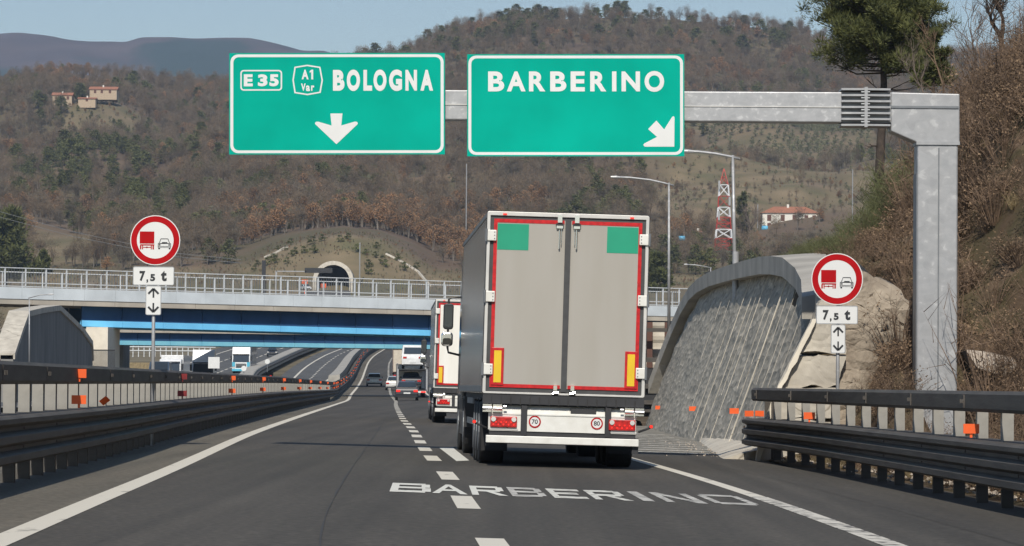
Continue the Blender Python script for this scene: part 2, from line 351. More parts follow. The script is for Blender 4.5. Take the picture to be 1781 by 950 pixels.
# road lettering
GL = {'B': [(0, .2, 0, 1), (.2, .88, .8, 1), (.2, .88, 0, .2), (.2, .88, .42, .6), (.78, 1, .54, .9), (.80, 1.02, .1, .48)],
      'R': [(0, .2, 0, 1), (.2, .88, .8, 1), (.2, .88, .38, .57), (.78, 1, .48, .9)], 'E': [(0, .2, 0, 1), (.2, 1, .8, 1), (.2, 1, 0, .2), (.2, .85, .41, .6)],
      'I': [(0, 1, 0, 1)], 'N': [(0, .2, 0, 1), (.8, 1, 0, 1)], 'O': [(0, .18, .1, .9), (.82, 1, .1, .9), (.1, .9, .82, 1), (.1, .9, 0, .18)], 'A': [(.26, .74, .28, .44)]}
GD = {'R': [((.45, .38), (.68, .38), (1.05, 0), (.78, 0))], 'N': [((0, 1), (.24, 1), (1, 0), (.76, 0))], 'A': [((0, 0), (.2, 0), (.58, 1), (.42, 1)), ((.8, 0), (1, 0), (.58, 1), (.42, 1))]}
def road_letters(idx, m_):
    mb = MB(); U = [('B', 0, .112), ('A', .118, .215), ('R', .228, .322), ('B', .338, .432), ('E', .452, .545), ('R', .562, .66), ('I', .69, .72), ('N', .752, .86), ('O', .885, 1.0)]
    k_ = 0
    def P_(u, v):
        x = -1.40 + 4.22 * u - .02 * 4.1 * v; yy = 46.6 - 1.45 * u + 4.1 * v; return (x, yy, road_z(x, yy) + .004 + .0003 * k_)
    for i, (ch, a_, b_) in enumerate(U):
        if i not in idx: continue
        w = b_ - a_
        for x0, x1, z0, z1 in GL[ch]:
            k_ = (k_ + 1) % 9; mb.add([P_(a_ + w * x0, z0), P_(a_ + w * x1, z0), P_(a_ + w * x1, z1), P_(a_ + w * x0, z1)], [(0, 1, 2, 3)])
        for q in GD.get(ch, []): k_ = (k_ + 1) % 9; mb.add([P_(a_ + w * x, z) for x, z in q], [(0, 1, 2, 3)])
    tag(mb.build('road_lettering', m_, recalc=True), kind='structure')
road_letters((0, 1, 2), M['lettering']); road_letters((4, 5), M['lettering_mid']); road_letters((3, 6, 7, 8), M['lettering_thin'])
mb = MB(); sp = smooth_path([(20, -.9), (33, -1.55), (45, -1.95), (70, -2.6), (110, -3.6), (200, -6.0)], 1)
strip(mb, lambda y: sp(y) - .006 + .02 * noise.noise((y * .8, 0, 0)), lambda y: sp(y) + .01 + .025 * noise.noise((y * .6, 3, 0)), 28, 150, .005)
tag(mb.build('asphalt_seam', mat('bitumen seam', (.042, .040, .037), .8), recalc=False), kind='structure')
# painted arrow leg beside the lorry, zebra gore in front of the stone slope
def gpt(px, py, dz=.0045):
    lo, hi = 15., 1100.
    for _ in range(50):
        m_ = (lo + hi) / 2; p = W(px, py, m_)
        if p.z > road_z(p.x, p.y) + dz: lo = m_
        else: hi = m_
    return W(px, py, lo)
mb = MB(); mb.add([gpt(764, 779), gpt(788, 779), gpt(816, 801), gpt(794, 802)], [(0, 1, 2, 3)])
tag(mb.build('painted_arrow', M['lettering'], recalc=False), kind='structure')
mb = MB()
for k in range(11):
    y = 80.4 + k * 3.3
    xa = RIGHT(y) + .5; xb = 4.35
    q = [(xa, y + .9), (xb, y), (xb, y + .85), (xa, y + 1.75)]
    mb.add([(a, b, road_z(a, b) + .012) for a, b in q], [(0, 1, 2, 3)])
tag(mb.build('zebra_marking', M['crackline'], recalc=False), kind='structure')
mb = MB(); strip(mb, lambda y: RIGHT(y) + .3, lambda y: 4.95, 81, 141, .006, 2)
tag(mb.build('gore_area', mat('dusty gore asphalt', (.15, .14, .115), .9, col2=(.24, .22, .185), scale=.5, stretch=(1, .3, 1)), recalc=False), kind='structure')

# carriageways beyond the median
C2L = smooth_path([(300, -20.5), (400, -23.6), (479, -26.4), (590, -30.2), (674, -31.4), (727, -30.6), (800, -28)], 1)
C2R = smooth_path([(300, -17.3), (400, -20.0), (495, -22.6), (642, -26.4), (708, -26.9), (800, -24.5)], 1)
C2D = lambda y: (C2L(y) + C2R(y)) / 2 - .1
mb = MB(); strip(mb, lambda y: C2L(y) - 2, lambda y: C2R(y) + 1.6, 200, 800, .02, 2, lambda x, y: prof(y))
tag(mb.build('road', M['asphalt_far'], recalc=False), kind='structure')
z0 = lambda x, y: prof(y)
mb = MB(); path_line(mb, C2L, 200, 795, .3, .045, z0); path_line(mb, C2R, 200, 795, .3, .045, z0)
tag(mb.build('edge_line', M['line'], recalc=False), kind='structure')
mb = MB(); y = 260
while y < 790: path_line(mb, C2D, y, y + 4.5, .26, .045, z0); y += 11
tag(mb.build('lane_line', M['line'], recalc=False), kind='structure')
OPL = smooth_path([(200, -27), (300, -30), (420, -33.4), (520, -36.8), (587, -38.6), (704, -39.5), (800, -37.5)], 1)
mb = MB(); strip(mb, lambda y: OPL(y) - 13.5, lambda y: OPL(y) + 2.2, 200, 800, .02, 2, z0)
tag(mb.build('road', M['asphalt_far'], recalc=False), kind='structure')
mb = MB(); path_line(mb, lambda y: OPL(y) + 1.6, 200, 795, .25, .045, z0); path_line(mb, lambda y: OPL(y) - 10.4, 200, 795, .3, .045, z0)
for off in (-2.2, -6.2):
    y = 260
    while y < 790: path_line(mb, lambda q: OPL(q) + off, y, y + 9, .26, .045, z0); y += 14
tag(mb.build('lane_line', M['line'], recalc=False), kind='structure')

# ------------------------------------------------------------------ haze
bpy_haze = MB().bb(-7000, 7000, -200, 9200, -8, 900).build('haze', None)
hm = bpy.data.materials.new('haze air'); hm.use_nodes = True; hm.node_tree.nodes.clear()
pv = hm.node_tree.nodes.new('ShaderNodeVolumePrincipled'); pv.inputs['Density'].default_value = 8e-5; pv.inputs['Color'].default_value = (.62, .78, 1.0, 1); pv.inputs['Anisotropy'].default_value = .1
ho = hm.node_tree.nodes.new('ShaderNodeOutputMaterial'); hm.node_tree.links.new(pv.outputs[0], ho.inputs['Volume'])
bpy_haze.data.materials.clear(); bpy_haze.data.materials.append(hm); tag(bpy_haze, 'thin pale air haze that fades the far mountains', 'haze', kind='stuff')

# ------------------------------------------------------------------ hills
LV = [
 (770, [(-3000, 598), (3500, 598)]),
 (880, [(-3000, 556), (3500, 556)]),
 (1000, [(-3000, 516), (900, 516), (1150, 508), (3500, 500)]),
 (1060, [(-3000, 484), (0, 482), (300, 478), (430, 470), (475, 440), (540, 420), (600, 410), (660, 418), (710, 442), (760, 480), (900, 486), (1150, 482), (3500, 470)]),
 (1100, [(-3000, 466), (0, 462), (300, 450), (430, 440), (475, 420), (540, 406), (600, 400), (660, 406), (710, 425), (760, 455), (900, 462), (1150, 468), (3500, 450)]),
 (1300, [(-3000, 400), (0, 405), (150, 400), (300, 385), (500, 360), (700, 365), (900, 392), (1100, 420), (1250, 424), (1375, 402), (1600, 385), (3500, 360)]),
 (1600, [(-3000, 320), (0, 330), (300, 315), (600, 290), (900, 292), (1200, 318), (1400, 300), (1600, 285), (3500, 260)]),
 (1850, [(-3000, 250), (0, 270), (150, 235), (300, 262), (600, 240), (900, 240), (1200, 262), (1400, 250), (3500, 200)]),
 (2100, [(-3000, 185), (-300, 190), (100, 188), (200, 172), (330, 205), (500, 205), (700, 190), (900, 180), (1100, 188), (1300, 180), (1500, 180), (3500, 160)]),
 (2450, [(-3000, 150), (-300, 130), (0, 142), (100, 127), (180, 140), (300, 148), (400, 150), (560, 128), (620, 106), (700, 92), (760, 64), (840, 42), (900, 30), (1000, 32), (1180, 34), (1260, 46), (1400, 52), (1500, 80), (1650, 100), (1781, 108), (2300, 90), (3500, 130)]),
 (2600, [(-3000, 200), (560, 190), (900, 100), (1200, 100), (1500, 140), (3500, 180)]),
 (3200, [(-3000, 420), (3500, 420)])]
def hill_z(px, Y):
    for (a, A), (b, B) in zip(LV, LV[1:]):
        if Y <= b:
            t = max(0, (Y - a) / (b - a)); 
            za = W(max(-900, min(2700, px)), interp(px, A), a).z; zb = W(max(-900, min(2700, px)), interp(px, B), b).z
            z = za + (zb - za) * t; break
    X = (px - CX) / F * Y
    am = sstep(Y, 1100, 1400) * (1 - .75 * sstep(Y, 2250, 2450))
    z += am * (17 * noise.noise((X / 120, Y / 200, 3)) + 8 * noise.noise((X / 45, Y / 80, 9)))
    z += sstep(Y, 1030, 1200) * .9 * noise.noise((X / 9, Y / 14, 5))
    return z
def hill_pt(px, Y): return Vector(((px - CX) / F * Y, Y, hill_z(px, Y)))
xs = list(range(-3000, -300, 90)) + list(range(-300, 2100, 12)) + list(range(2100, 3600, 90))
ys = []; y = 770
while y < 1120: ys.append(y); y += 4
while y < 2640: ys.append(y); y += 11
ys += [2700, 2900, 3200]
mb = MB(); n = len(xs)
mb.add([hill_pt(px, y) for y in ys for px in xs], [(i*n+c, i*n+c+1, (i+1)*n+c+1, (i+1)*n+c) for i in range(len(ys)-1) for c in range(n-1)])
hill = mb.build('hillside', M['hill'], smooth=True, recalc=False); tag(hill, kind='structure')
# colour of the hillside: ochre pasture where the fields are (a property of the ground cover itself)
vc = hill.data.color_attributes.new('cover', 'FLOAT_COLOR', 'POINT')
k = 0
def field(px, Y):
    a = sstep(px, 1080, 1180) * (1 - sstep(px, 1600, 1700)) * sstep(Y, 1270, 1330) * (1 - sstep(Y, 1650, 1700))
    b = sstep(px, 30, 60) * (1 - sstep(px, 150, 180)) * sstep(Y, 1080, 1120) * (1 - sstep(Y, 1230, 1290))
    c = sstep(px, 90, 130) * (1 - sstep(px, 210, 280)) * sstep(Y, 1960, 2000) * (1 - sstep(Y, 2060, 2080))
    e = (1 - sstep(Y, 1060, 1085))
    g = sstep(px, 1180, 1220) * (1 - sstep(px, 1500, 1560)) * sstep(Y, 1700, 1720) * (1 - sstep(Y, 2010, 2040))
    return max(a, b, c, e, g * .8)
for y in ys:
    for px in xs:
        v = field(px, y) * (.75 + .5 * noise.noise((px / 40, y / 60, 1))); vc.data[k].color = (v, v, v, 1); k += 1
t = M['hill'].node_tree; N, L = t.nodes, t.links; b = N['Principled BSDF']; src = b.inputs['Base Color'].links[0].from_socket
at_ = N.new('ShaderNodeAttribute'); at_.attribute_name = 'cover'
nz = N.new('ShaderNodeTexNoise'); nz.inputs['Scale'].default_value = .06; nz.inputs['Detail'].default_value = 8
tc = N.new('ShaderNodeTexCoord'); L.new(tc.outputs['Object'], nz.inputs['Vector'])
r = ramp_node(N, [(.35, (.15, .135, .07)), (.5, (.21, .165, .095)), (.7, (.29, .22, .135))]); L.new(nz.outputs['Fac'], r.inputs[0])
mx = N.new('ShaderNodeMix'); mx.data_type = 'RGBA'; L.new(at_.outputs['Fac'], mx.inputs[0]); L.new(src, mx.inputs[6]); L.new(r.outputs[0], mx.inputs[7]); L.new(mx.outputs[2], b.inputs['Base Color'])

# far mountains
sil = [(-3000, 80), (-600, 70), (0, 49), (60, 50), (130, 57), (215, 63), (240, 57), (290, 55), (350, 56), (430, 56), (480, 66), (520, 77), (560, 79), (600, 90), (700, 120), (1200, 190), (1600, 120), (2100, 90), (3500, 60)]
xs2 = list(range(-3000, -400, 60)) + list(range(-400, 1000, 6)) + list(range(1000, 3600, 60)); mb = MB(); n = len(xs2); ys2 = [4500 + 110 * i for i in range(36)]
vs = []
for y in ys2:
    t_ = (y - 4500) / (8350 - 4500)
    for px in xs2:
        p = W(max(-900, min(2700, px)), interp(px, sil) , 8000)
        top = p.z; X = (px - CX) / F * y
        u = min(1, (y - 4500) / 3500.) if y <= 8000 else 1 - (y - 8000) / 600.
        z = top * (u ** 1.15) + (1 - abs(2 * u - 1)) * 60 * noise.noise((X / 420, y / 700, 2)) + (1 - u) * 40 + (22 * noise.noise((X / 130, y / 220, 8)) + 9 * noise.noise((X / 50, y / 80, 4))) * min(1, abs(1.02 - u) * 5)
        vs.append((X, y, z))
mb.add(vs, [(i*n+c, i*n+c+1, (i+1)*n+c+1, (i+1)*n+c) for i in range(len(ys2)-1) for c in range(n-1)])
tag(mb.build('mountains', M['mount'], smooth=True, recalc=False), kind='structure')
# woods of a darker kind on the mountain
t = M['mount'].node_tree; N, L = t.nodes, t.links; b = N['Principled BSDF']; src = b.inputs['Base Color'].links[0].from_socket
tc = N.new('ShaderNodeTexCoord'); mp = N.new('ShaderNodeMapping'); mp.inputs['Scale'].default_value = (1, .35, 3); L.new(tc.outputs['Object'], mp.inputs[0])
nz = N.new('ShaderNodeTexNoise'); nz.inputs['Scale'].default_value = .0016; nz.inputs['Detail'].default_value = 9; L.new(mp.outputs[0], nz.inputs['Vector'])
r = ramp_node(N, [(.52, (0, 0, 0)), (.56, (1, 1, 1))]); L.new(nz.outputs['Fac'], r.inputs[0])
mx = N.new('ShaderNodeMix'); mx.data_type = 'RGBA'; L.new(r.outputs[0], mx.inputs[0]); L.new(src, mx.inputs[6]); mx.inputs[7].default_value = (.025, .045, .035, 1); L.new(mx.outputs[2], b.inputs['Base Color'])

# ------------------------------------------------------------------ near embankment on the right
WALLTOP = [(70, 1.2), (74.5, 2.3), (79.7, 3.1), (87.8, 3.8), (96.6, 4.15), (109.8, 4.3), (119.4, 4.4), (132.8, 4.4), (139.5, 3.3), (142, 1.3)]
BAT = .35
def bank_z(X, Y):
    A = interp(X - 5, [(0, -.08), (3.2, 0), (4.4, .9), (7, 2.8), (12, 7), (30, 16), (60, 22)])
    wt = interp(Y, WALLTOP); xt = 4.75 + BAT * wt
    d_ = X - xt - max(0, Y - 95) * .075
    if Y > 95 and d_ < 0 <= X - xt: d_ = 0
    if d_ < 0: Bz = wt + d_ / BAT - .5
    else: Bz = interp(d_, [(0, wt - .1), (1.2, max(wt, 3.6) + .25), (3.3, 5.15), (4.3, 7.2), (6.3, 9.2), (9.6, 10.9), (19, 14.2), (60, 22)])
    A += 1.7 * math.exp(-((X - 7.15) / .55) ** 2) * sstep(Y, 69.5, 74.5) * (1 - sstep(Y, 78, 80))
    Bz *= 1 - sstep(Y, 104 + max(0, X - 6) * 11, 150 + max(0, X - 6) * 14)
    a = sstep(Y, 74 - max(0, X - 8) * .8, 84); z = A + (Bz - A) * a
    g = min(1, max(0, X - 5.5) / 3)
    return max(z, road_z(5.5, Y) - .2) + g * (.5 * noise.noise((X / 2.2, Y / 5, 1)) + .18 * noise.noise((X / .8, Y / 1.6, 7)) - .1)
bx = [4.8 + .3 * i for i in range(70)] + [26 + 1.5 * i for i in range(30)]; by = [20 + 1.0 * i for i in range(330)]
mb = MB(); n = len(bx)
mb.add([(x, y, bank_z(x, y) if not (x < 6.5 and y < 70) else min(bank_z(x, y), road_z(x, y) - .03)) for y in by for x in bx], [(i*n+c, i*n+c+1, (i+1)*n+c+1, (i+1)*n+c) for i in range(len(by)-1) for c in range(n-1)])
bank = mb.build('embankment', M['bank'], smooth=True, recalc=False); tag(bank, kind='structure')

# left bank beside the bridge abutment
def lbank_z(X, Y):
    return prof(Y) - .4 + 7.6 * sstep(-X, 37, 47) * sstep(Y, 265, 310) * (1 - sstep(Y, 330, 345)) + .5 * noise.noise((X / 3, Y / 6, 3))
mb = MB(); bx2 = [-120 + 1.2 * i for i in range(74)]; by2 = [240 + 3 * i for i in range(90)]; n = len(bx2)
mb.add([(x, y, lbank_z(x, y)) for y in by2 for x in bx2], [(i*n+c, i*n+c+1, (i+1)*n+c+1, (i+1)*n+c) for i in range(len(by2)-1) for c in range(n-1)])
tag(mb.build('embankment', M['bank'], smooth=True, recalc=False), kind='structure')

# ------------------------------------------------------------------ overpasses
def bridge(name, label, pl, pr, Yl, Yr, rows, top_rail=True, depth=10, ov=.92, bandh=.47, bandm=None):
    """rows: picture heights of the steps at the left and right end; a straight skewed deck between depths Yl and Yr"""
    bandm = bandm or M['sunblue']
    root = empty(name, (0, 0, 0), label=label, cat='bridge')
    zl = {k: W(pl, a, Yl).z for k, (a, b) in rows.items()}; zr = {k: W(pr, b, Yr).z for k, (a, b) in rows.items()}
    A = W(pl, 600, Yl); B = W(pr, 600, Yr); d = Vector((B.x - A.x, B.y - A.y, 0)); Ln = d.length; d.normalize(); nrm = Vector((-d.y, d.x, 0))
    if nrm.y < 0: nrm = -nrm
    def P(s, off, z): return Vector((A.x, A.y, 0)) + d * s + nrm * off + Vector((0, 0, z))
    def zz(k, s): return zl[k] + (zr[k] - zl[k]) * s / Ln
    def slab(mb, s0, s1, o0, o1, ka, kb, da=0, db=0):
        vs = [P(s, o, zz(k, s) + dd) for s in (s0, s1) for o, k, dd in ((o0, ka, da), (o1, ka, da), (o1, kb, db), (o0, kb, db))]
        mb.add(vs, [(0, 1, 2, 3), (7, 6, 5, 4), (0, 4, 5, 1), (1, 5, 6, 2), (2, 6, 7, 3), (3, 7, 4, 0)])
    s0, s1 = -25, Ln + 6
    mb = MB(); x = s0
    while x < s1: slab(mb, x, min(x + 3.96, s1), 0, depth, 'deckb', 'deckt'); x += 4
    o = mb.build('deck', M['deck'], root)
    g0 = 8.3 if name == 'overpass' else 0
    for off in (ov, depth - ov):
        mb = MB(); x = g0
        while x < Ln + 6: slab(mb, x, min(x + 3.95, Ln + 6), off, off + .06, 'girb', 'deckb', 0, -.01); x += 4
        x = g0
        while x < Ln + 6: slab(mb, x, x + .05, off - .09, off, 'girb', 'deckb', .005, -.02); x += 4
        gi_ = mb.build('girder', M['shadeblue'], root)
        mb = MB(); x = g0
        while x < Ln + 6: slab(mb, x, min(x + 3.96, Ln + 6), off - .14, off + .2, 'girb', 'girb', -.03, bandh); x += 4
        mb.build('sunlit_band', bandm, gi_)  # sunlit foot of the girder, its brightness painted on as a pale strip
    if top_rail:
        mb = MB(); x = s0
        while x < s1: slab(mb, x, min(x + 2.97, s1), -.06, .0, 'deckt', 'part', -.15, 0); x += 3
        mb.build('parapet', M['parapet'], root)
        for side, off in ((0, -.05), (1, depth - .1)):
            k_ = 0; x = s0; fr = MB()
            while x < s1:
                pm = MB(); w = .055
                slab(pm, x, x + w * 1.7, off, off + .12, 'part', 'railt', .01, -.02)
                if side == 0: pm.build('railing_post', M['railing'], root)
                else: fr.v, fr.f, fr.mi = fr.v, fr.f, fr.mi; slab(fr, x, x + w * 1.6, off, off + .12, 'part', 'railt', .01, -.02)
                x += 1.95
            slab(fr, s0, s1, off - .02, off + .1, 'railt', 'railt', -.07, .0)
            slab(fr, s0, s1, off - .0, off + .05, 'part', 'part', .35, .42); slab(fr, s0, s1, off, off + .05, 'part', 'part', .06, .12)
            fr.build('handrail', M['railing'], root)
            wm = MB(); x = s0
            while x < s1: slab(wm, x, x + .03, off + .05, off + .07, 'part', 'railt', .1, -.05); x += .26
            wm.build('mesh_panel', M['galv_dark'], root)
    return root, P, zz, Ln
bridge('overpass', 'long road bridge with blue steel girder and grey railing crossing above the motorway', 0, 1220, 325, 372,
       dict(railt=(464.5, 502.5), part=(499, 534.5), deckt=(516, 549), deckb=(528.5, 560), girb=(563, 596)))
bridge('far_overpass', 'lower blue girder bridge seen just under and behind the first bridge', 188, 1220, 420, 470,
       dict(railt=(560, 565), part=(565, 575), deckt=(572, 585), deckb=(578, 590), girb=(599, 613)), top_rail=False, depth=9, ov=.55, bandh=.42, bandm=M['sunteal'])

# abutment, pier, wing walls at the left
root = empty('wing_wall', label='tall dark concrete retaining wall with pale sloping coping left of the blue bridge', cat='wall')
xw = -31.6
def wall_pt(px, py): Yw = xw * F / (px - CX); return W(px, py, Yw)
topl = [(24, 618), (38, 575), (49, 544), (74, 538), (103, 534), (143, 572), (160, 596), (162, 622)]
mb = MB()
tp = [wall_pt(*q) for q in topl]
for a, b in zip(tp, tp[1:]):
    for s_ in range(1):
        vs = [(xw, a.y, -.5), (xw, b.y, -.5), (xw, b.y, b.z), (xw, a.y, a.z), (xw - .8, a.y, -.5), (xw - .8, b.y, -.5), (xw - .8, b.y, b.z), (xw - .8, a.y, a.z)]
        mb.add(vs, [(0, 1, 2, 3), (5, 4, 7, 6), (3, 2, 6, 7), (0, 3, 7, 4), (1, 5, 6, 2)])
mb.build('wall_face', M['concrete_dark'], root)
mb = MB()
for a, b in zip(tp[:-1], tp[1:]):
    vs = [(x, p.y, p.z + z) for p in (a, b) for x, z in ((xw + .12, -.25), (xw + .12, .12), (xw - 1.25, .12), (xw - 1.25, -.25))]
    mb.add(vs, [(0, 1, 2, 3), (7, 6, 5, 4), (0, 4, 5, 1), (1, 5, 6, 2), (2, 6, 7, 3), (3, 7, 4, 0)])
mb.build('coping', M['concrete_pale'], root)
mb = MB(); a, b = W(150, 571, 328), W(187, 640, 328); mb.bb(a.x, b.x, 328, 338, b.z, a.z + .1)
for k in (.33, .66): mb.bb(a.x + (b.x - a.x) * k, a.x + (b.x - a.x) * k + .06, 327.96, 328.1, b.z, a.z)
tag(mb.build('abutment', M['cream']), 'cream plastered bridge abutment block between dark wall and pier', 'abutment')
mb = MB(); a = W(203, 598, 430); b = W(213, 640, 430); mb.bb(a.x, b.x, 430, 438, 0, a.z + .5); mb.bb(a.x - 1.1, a.x - .05, 431, 437.8, 0, a.z - .9)
tag(mb.build('bridge_pier', M['concrete_dark']), 'dark concrete pier standing under the end of the lower blue girder', 'pier')
mb = MB(); a = W(161, 608, 326); b = W(199, 640, 326)
for k in range(26): x = a.x + (b.x - a.x) * k / 25; mb.bb(x, x + .035, 326, 326.05, -.3, a.z)
mb.bb(a.x, b.x, 326.05, 326.08, a.z - .1, a.z); mb.bb(a.x, b.x, 326.06, 326.1, -.3, .6 * a.z)
tag(mb.build('mesh_fence', M['chassis']), 'dark mesh fence below the cream abutment block', 'fence')

# median barriers further on
root = empty('concrete_barrier', label='grey steel topped barrier running between the two carriageways to the left', cat='barrier')
fpts = smooth_path([(430, -28.6), (520, -33.6), (590, -35.6), (674, -36.6), (760, -35.5)], 1)
path = [((fpts(y), y, prof(y)), (1, 0, 0)) for y in range(430, 760, 10)]
MB().sweep(path, [(-1.0, 0), (-.85, 1.0), (.75, 1.05), (.85, .95), (.9, 0)], True).build('barrier_body', M['concrete'], root)
MB().sweep(path, [(.92, .35), (1.1, .42), (1.12, .68), (.92, .75)], True).build('guard_rail', M['rail'], root)
root = empty('concrete_barrier', label='pale grey barrier strip just behind the orange dotted guard rail on the far bend', cat='barrier')
path = [((LEFT(y) - 3.2, y, prof(y)), (1, 0, 0)) for y in range(470, 770, 10)]
MB().sweep(path, [(-.5, 0), (-.4, .95), (.9, 1.1), (.95, .2)], True).build('barrier_body', M['concrete'], root)

# ------------------------------------------------------------------ crash barriers
RAILP = [(.30, .795), (.40, .785), (.44, .76), (.44, .71), (.35, .665), (.35, .625), (.44, .58), (.44, .51), (.35, .465), (.35, .425), (.44, .38), (.44, .31), (.36, .275), (.33, .28), (.40, .325), (.40, .37), (.31, .42), (.31, .47), (.40, .52), (.40, .57), (.31, .62), (.31, .67), (.40, .72), (.30, .76)]
def barrier(name, label, f, side, y0, y1, ymax_posts, zf, refl, pitch=1.8):
    root = empty(name, (0, 0, 0), label=label, cat='guard rail')
    def P(y, t, z): x = f(y) + side * t; return (x, y, zf(f(y), y) + z)
    ys_ = [y0]
    while ys_[-1] < y1: ys_.append(ys_[-1] + pitch * (1 if ys_[-1] < 200 else 3))
    path = [((f(y), y, zf(f(y), y)), (side, 0, 0)) for y in ys_]
    MB().sweep(path, RAILP, True).build('lower_rail', M['rail'], root)
    MB().sweep(path, [(.11, 1.12), (.23, 1.12), (.26, 1.16), (.26, 1.33), (.22, 1.37), (.11, 1.37)], True).build('top_rail', M['rail'], root)
    mb = MB(); mb.sweep(path, [(-.14, .775), (.30, .775), (.30, .79), (-.14, .79)], True)
    y = y0 + .6
    while y < min(y1, 200):
        p = P(y, .262, 1.245); mb.box(p, (.02, .34, .16)); mb.box((p[0] + side * .012, y - .09, p[2]), (.03, .05, .05)); mb.box((p[0] + side * .012, y + .09, p[2]), (.03, .05, .05)); y += 5.32
    y = y0 + 1.1
    while y < min(y1, 160):
        for z in (.645, .445): p = P(y, .345, z); mb.box(p, (.03, .05, .03))
        y += 4.2
    mb.build('spacer_plate', M['rail'], root)
    far = MB(); far2 = MB(); cnt = 0; p1 = p2 = None
    def foot(q, x_, yy, base):  # one post in two halves: lower one dark, its shade put into the colour
        q.bb(x_ - .07, x_ + .07, yy, yy + .008, base - .15, base + .76); q.bb(x_ - .07, x_ - .06, yy + .008, yy + .1, base - .15, base + .76); q.bb(x_ + .06, x_ + .07, yy + .008, yy + .1, base - .15, base + .76)
        q.bb(min(x_ + side * .07, x_ + side * .31), max(x_ + side * .07, x_ + side * .31), yy + .01, yy + .05, base + .36, base + .72)
    def upper(q, x_, yy, base):
        q.bb(x_ - .068, x_ + .068, yy, yy + .008, base + .79, base + 1.2); q.bb(x_ - .068, x_ - .06, yy + .008, yy + .17, base + .79, base + 1.2); q.bb(x_ + .06, x_ + .068, yy + .008, yy + .17, base + .79, base + 1.2)
        q.bb(min(x_ + side * .04, x_ + side * .2), max(x_ + side * .04, x_ + side * .2), yy + .01, yy + .05, base + 1.17, base + 1.3)
    for i, y in enumerate(ys_[:-1]):
        if y > ymax_posts: break
        if cnt < 98 and y < 200:
            if p1 is None:
                q = MB(); foot(q, 0, 0, 0); o = p1 = q.build('post', M['rail'], root); q = MB(); upper(q, 0, 0, 0); o2 = p2 = q.build('upper_post', M['railpost'], root)
            else:
                o = p1.copy(); COL.objects.link(o); o2 = p2.copy(); COL.objects.link(o2)
            o.location = o2.location = (f(y), y, zf(f(y), y)); cnt += 1
        else: foot(far, f(y), y, zf(f(y), y)); upper(far2, f(y), y, zf(f(y), y))
    if far.v: tag(far.build('post', M['rail'], root), kind='stuff'); tag(far2.build('upper_post', M['railpost'], root), kind='stuff')
    for (y, kinds) in refl:
        for z, m_ in kinds:
            w = .19; x = f(y) + side * .28
            o = MB().bb(x - w / 2, x + w / 2, y - .02, y - .005, zf(f(y), y) + z, zf(f(y), y) + z + .115); o.m = 0
            o.bb(x - .015, x + .015, y - .004, y + .01, zf(f(y), y) + z - .05, zf(f(y), y) + z + .05)
            o.build('reflector', m_, root)
    return root
LB = lambda y: LEFT(y) - 1.32 - .1 * max(0, (60 - y) / 20)
rf = []
YR = []
for px in [135, 316, 403, 457, 493, 521, 540, 557, 570, 581]:
    y = 40.0
    while CX + (LB(y) + .25) / y * F < px: y += .1
    YR.append((y, px))
while YR[-1][0] < 680: YR.append((YR[-1][0] + 14 + .02 * YR[-1][0], 0))
for y, px in YR:
    m_ = M['darkred'] if px == 316 else M['orange']
    rf.append((y, [(1.2, m_), (.86, m_)]))
lb = barrier('guard_rail', 'long dark steel guard rail with orange reflectors along the left edge of the road', LB, 1, 26, 770, 300, road_z, rf)
# knocked-over reflector on the left rail
p = W(182, 697, 58); o = MB().box((p.x, p.y, p.z), (.13, .02, .09), rx=.5, ry=-.7).build('reflector', M['orange'], lb)
# end nose with several slim posts on the right
rb = barrier('guard_rail', 'short dark steel guard rail at the right shoulder ending before the stone slope', BARR, -1, 22, 76.6, 200, road_z,
             [(67.5, [(.86, M['orange'])]), (48.3, [(.86, M['orange'])]), (36, [(.86, M['orange'])])], pitch=2.1)
for k in range(4):
    y = 74.6 + k * .55; x = BARR(y); MB().bb(x - .04, x + .04, y, y + .08, road_z(x, y) - .1, road_z(x, y) + 1.12).build('post', M['rail'], rb)
for px in (1303, 1321):
    q = W(px, 720, 77.2); MB().bb(q.x - .085, q.x + .085, q.y, q.y + .02, q.z - .05, q.z + .06).build('reflector', M['orange'], rb)
mb = MB(); xs_ = LEFT(40)
# ------------------------------------------------------------------ gantry
GY = 73.0
gr = empty('sign_gantry', (W(1635, 780, GY).x, GY + .35, 0), label='galvanised steel gantry with square post right of the road carrying both green signs', cat='gantry')
inv = lambda v: v - Vector(gr.location)
s = F / GY
def gp(px, py, dy=0): return inv(W(px, py, GY + dy))
a = gp(1601, 245); b = gp(1670, 700)
def local(o): return o
postx0, postx1 = gp(1599, 250).x, gp(1670, 250).x
mb = MB(); mb.bb(postx0, postx1, 0, .62, -.2, gp(1600, 247).z); o = mb.build('post', M['galv'], gr, bevel=.03)
mb = MB(); xm = (postx0 + postx1) / 2 + .02; mb.bb(xm - .012, xm + .012, -.018, 0, 0, gp(1600, 255).z); mb.bb(postx0 - .012, postx0, .02, .6, -.2, gp(1600, 300).z); mb.build('weld_seam', M['galv_dark'], gr)  # centre seam, plus a dark sheet painting the shade on the post's left side
mb = MB(); zt = gp(1600, 247).z; mb.bb(postx0 - .02, postx1 + .03, -.03, .65, zt - .03, zt + .03); mb.build('cap_plate', M['galv'], gr)
tl, tr = gp(1553, 158), gp(1673, 161); bl, br_ = gp(1553, 226), gp(1673, 247); kn = gp(1596, 246)
mb = MB()
mb.prism([(tl.x, tl.z), (tr.x, tr.z), (br_.x, kn.z), (postx0, kn.z), (bl.x, bl.z)], Matrix.Translation((0, .01, 0)), .6); mb.build('corner_box', M['galv'], gr, bevel=.02)
mb = MB(); mb.bb(tl.x, tr.x - .02, -.012, .01, gp(1600, 186).z, gp(1600, 182).z); mb.build('weld_seam', M['galv_dark'], gr)
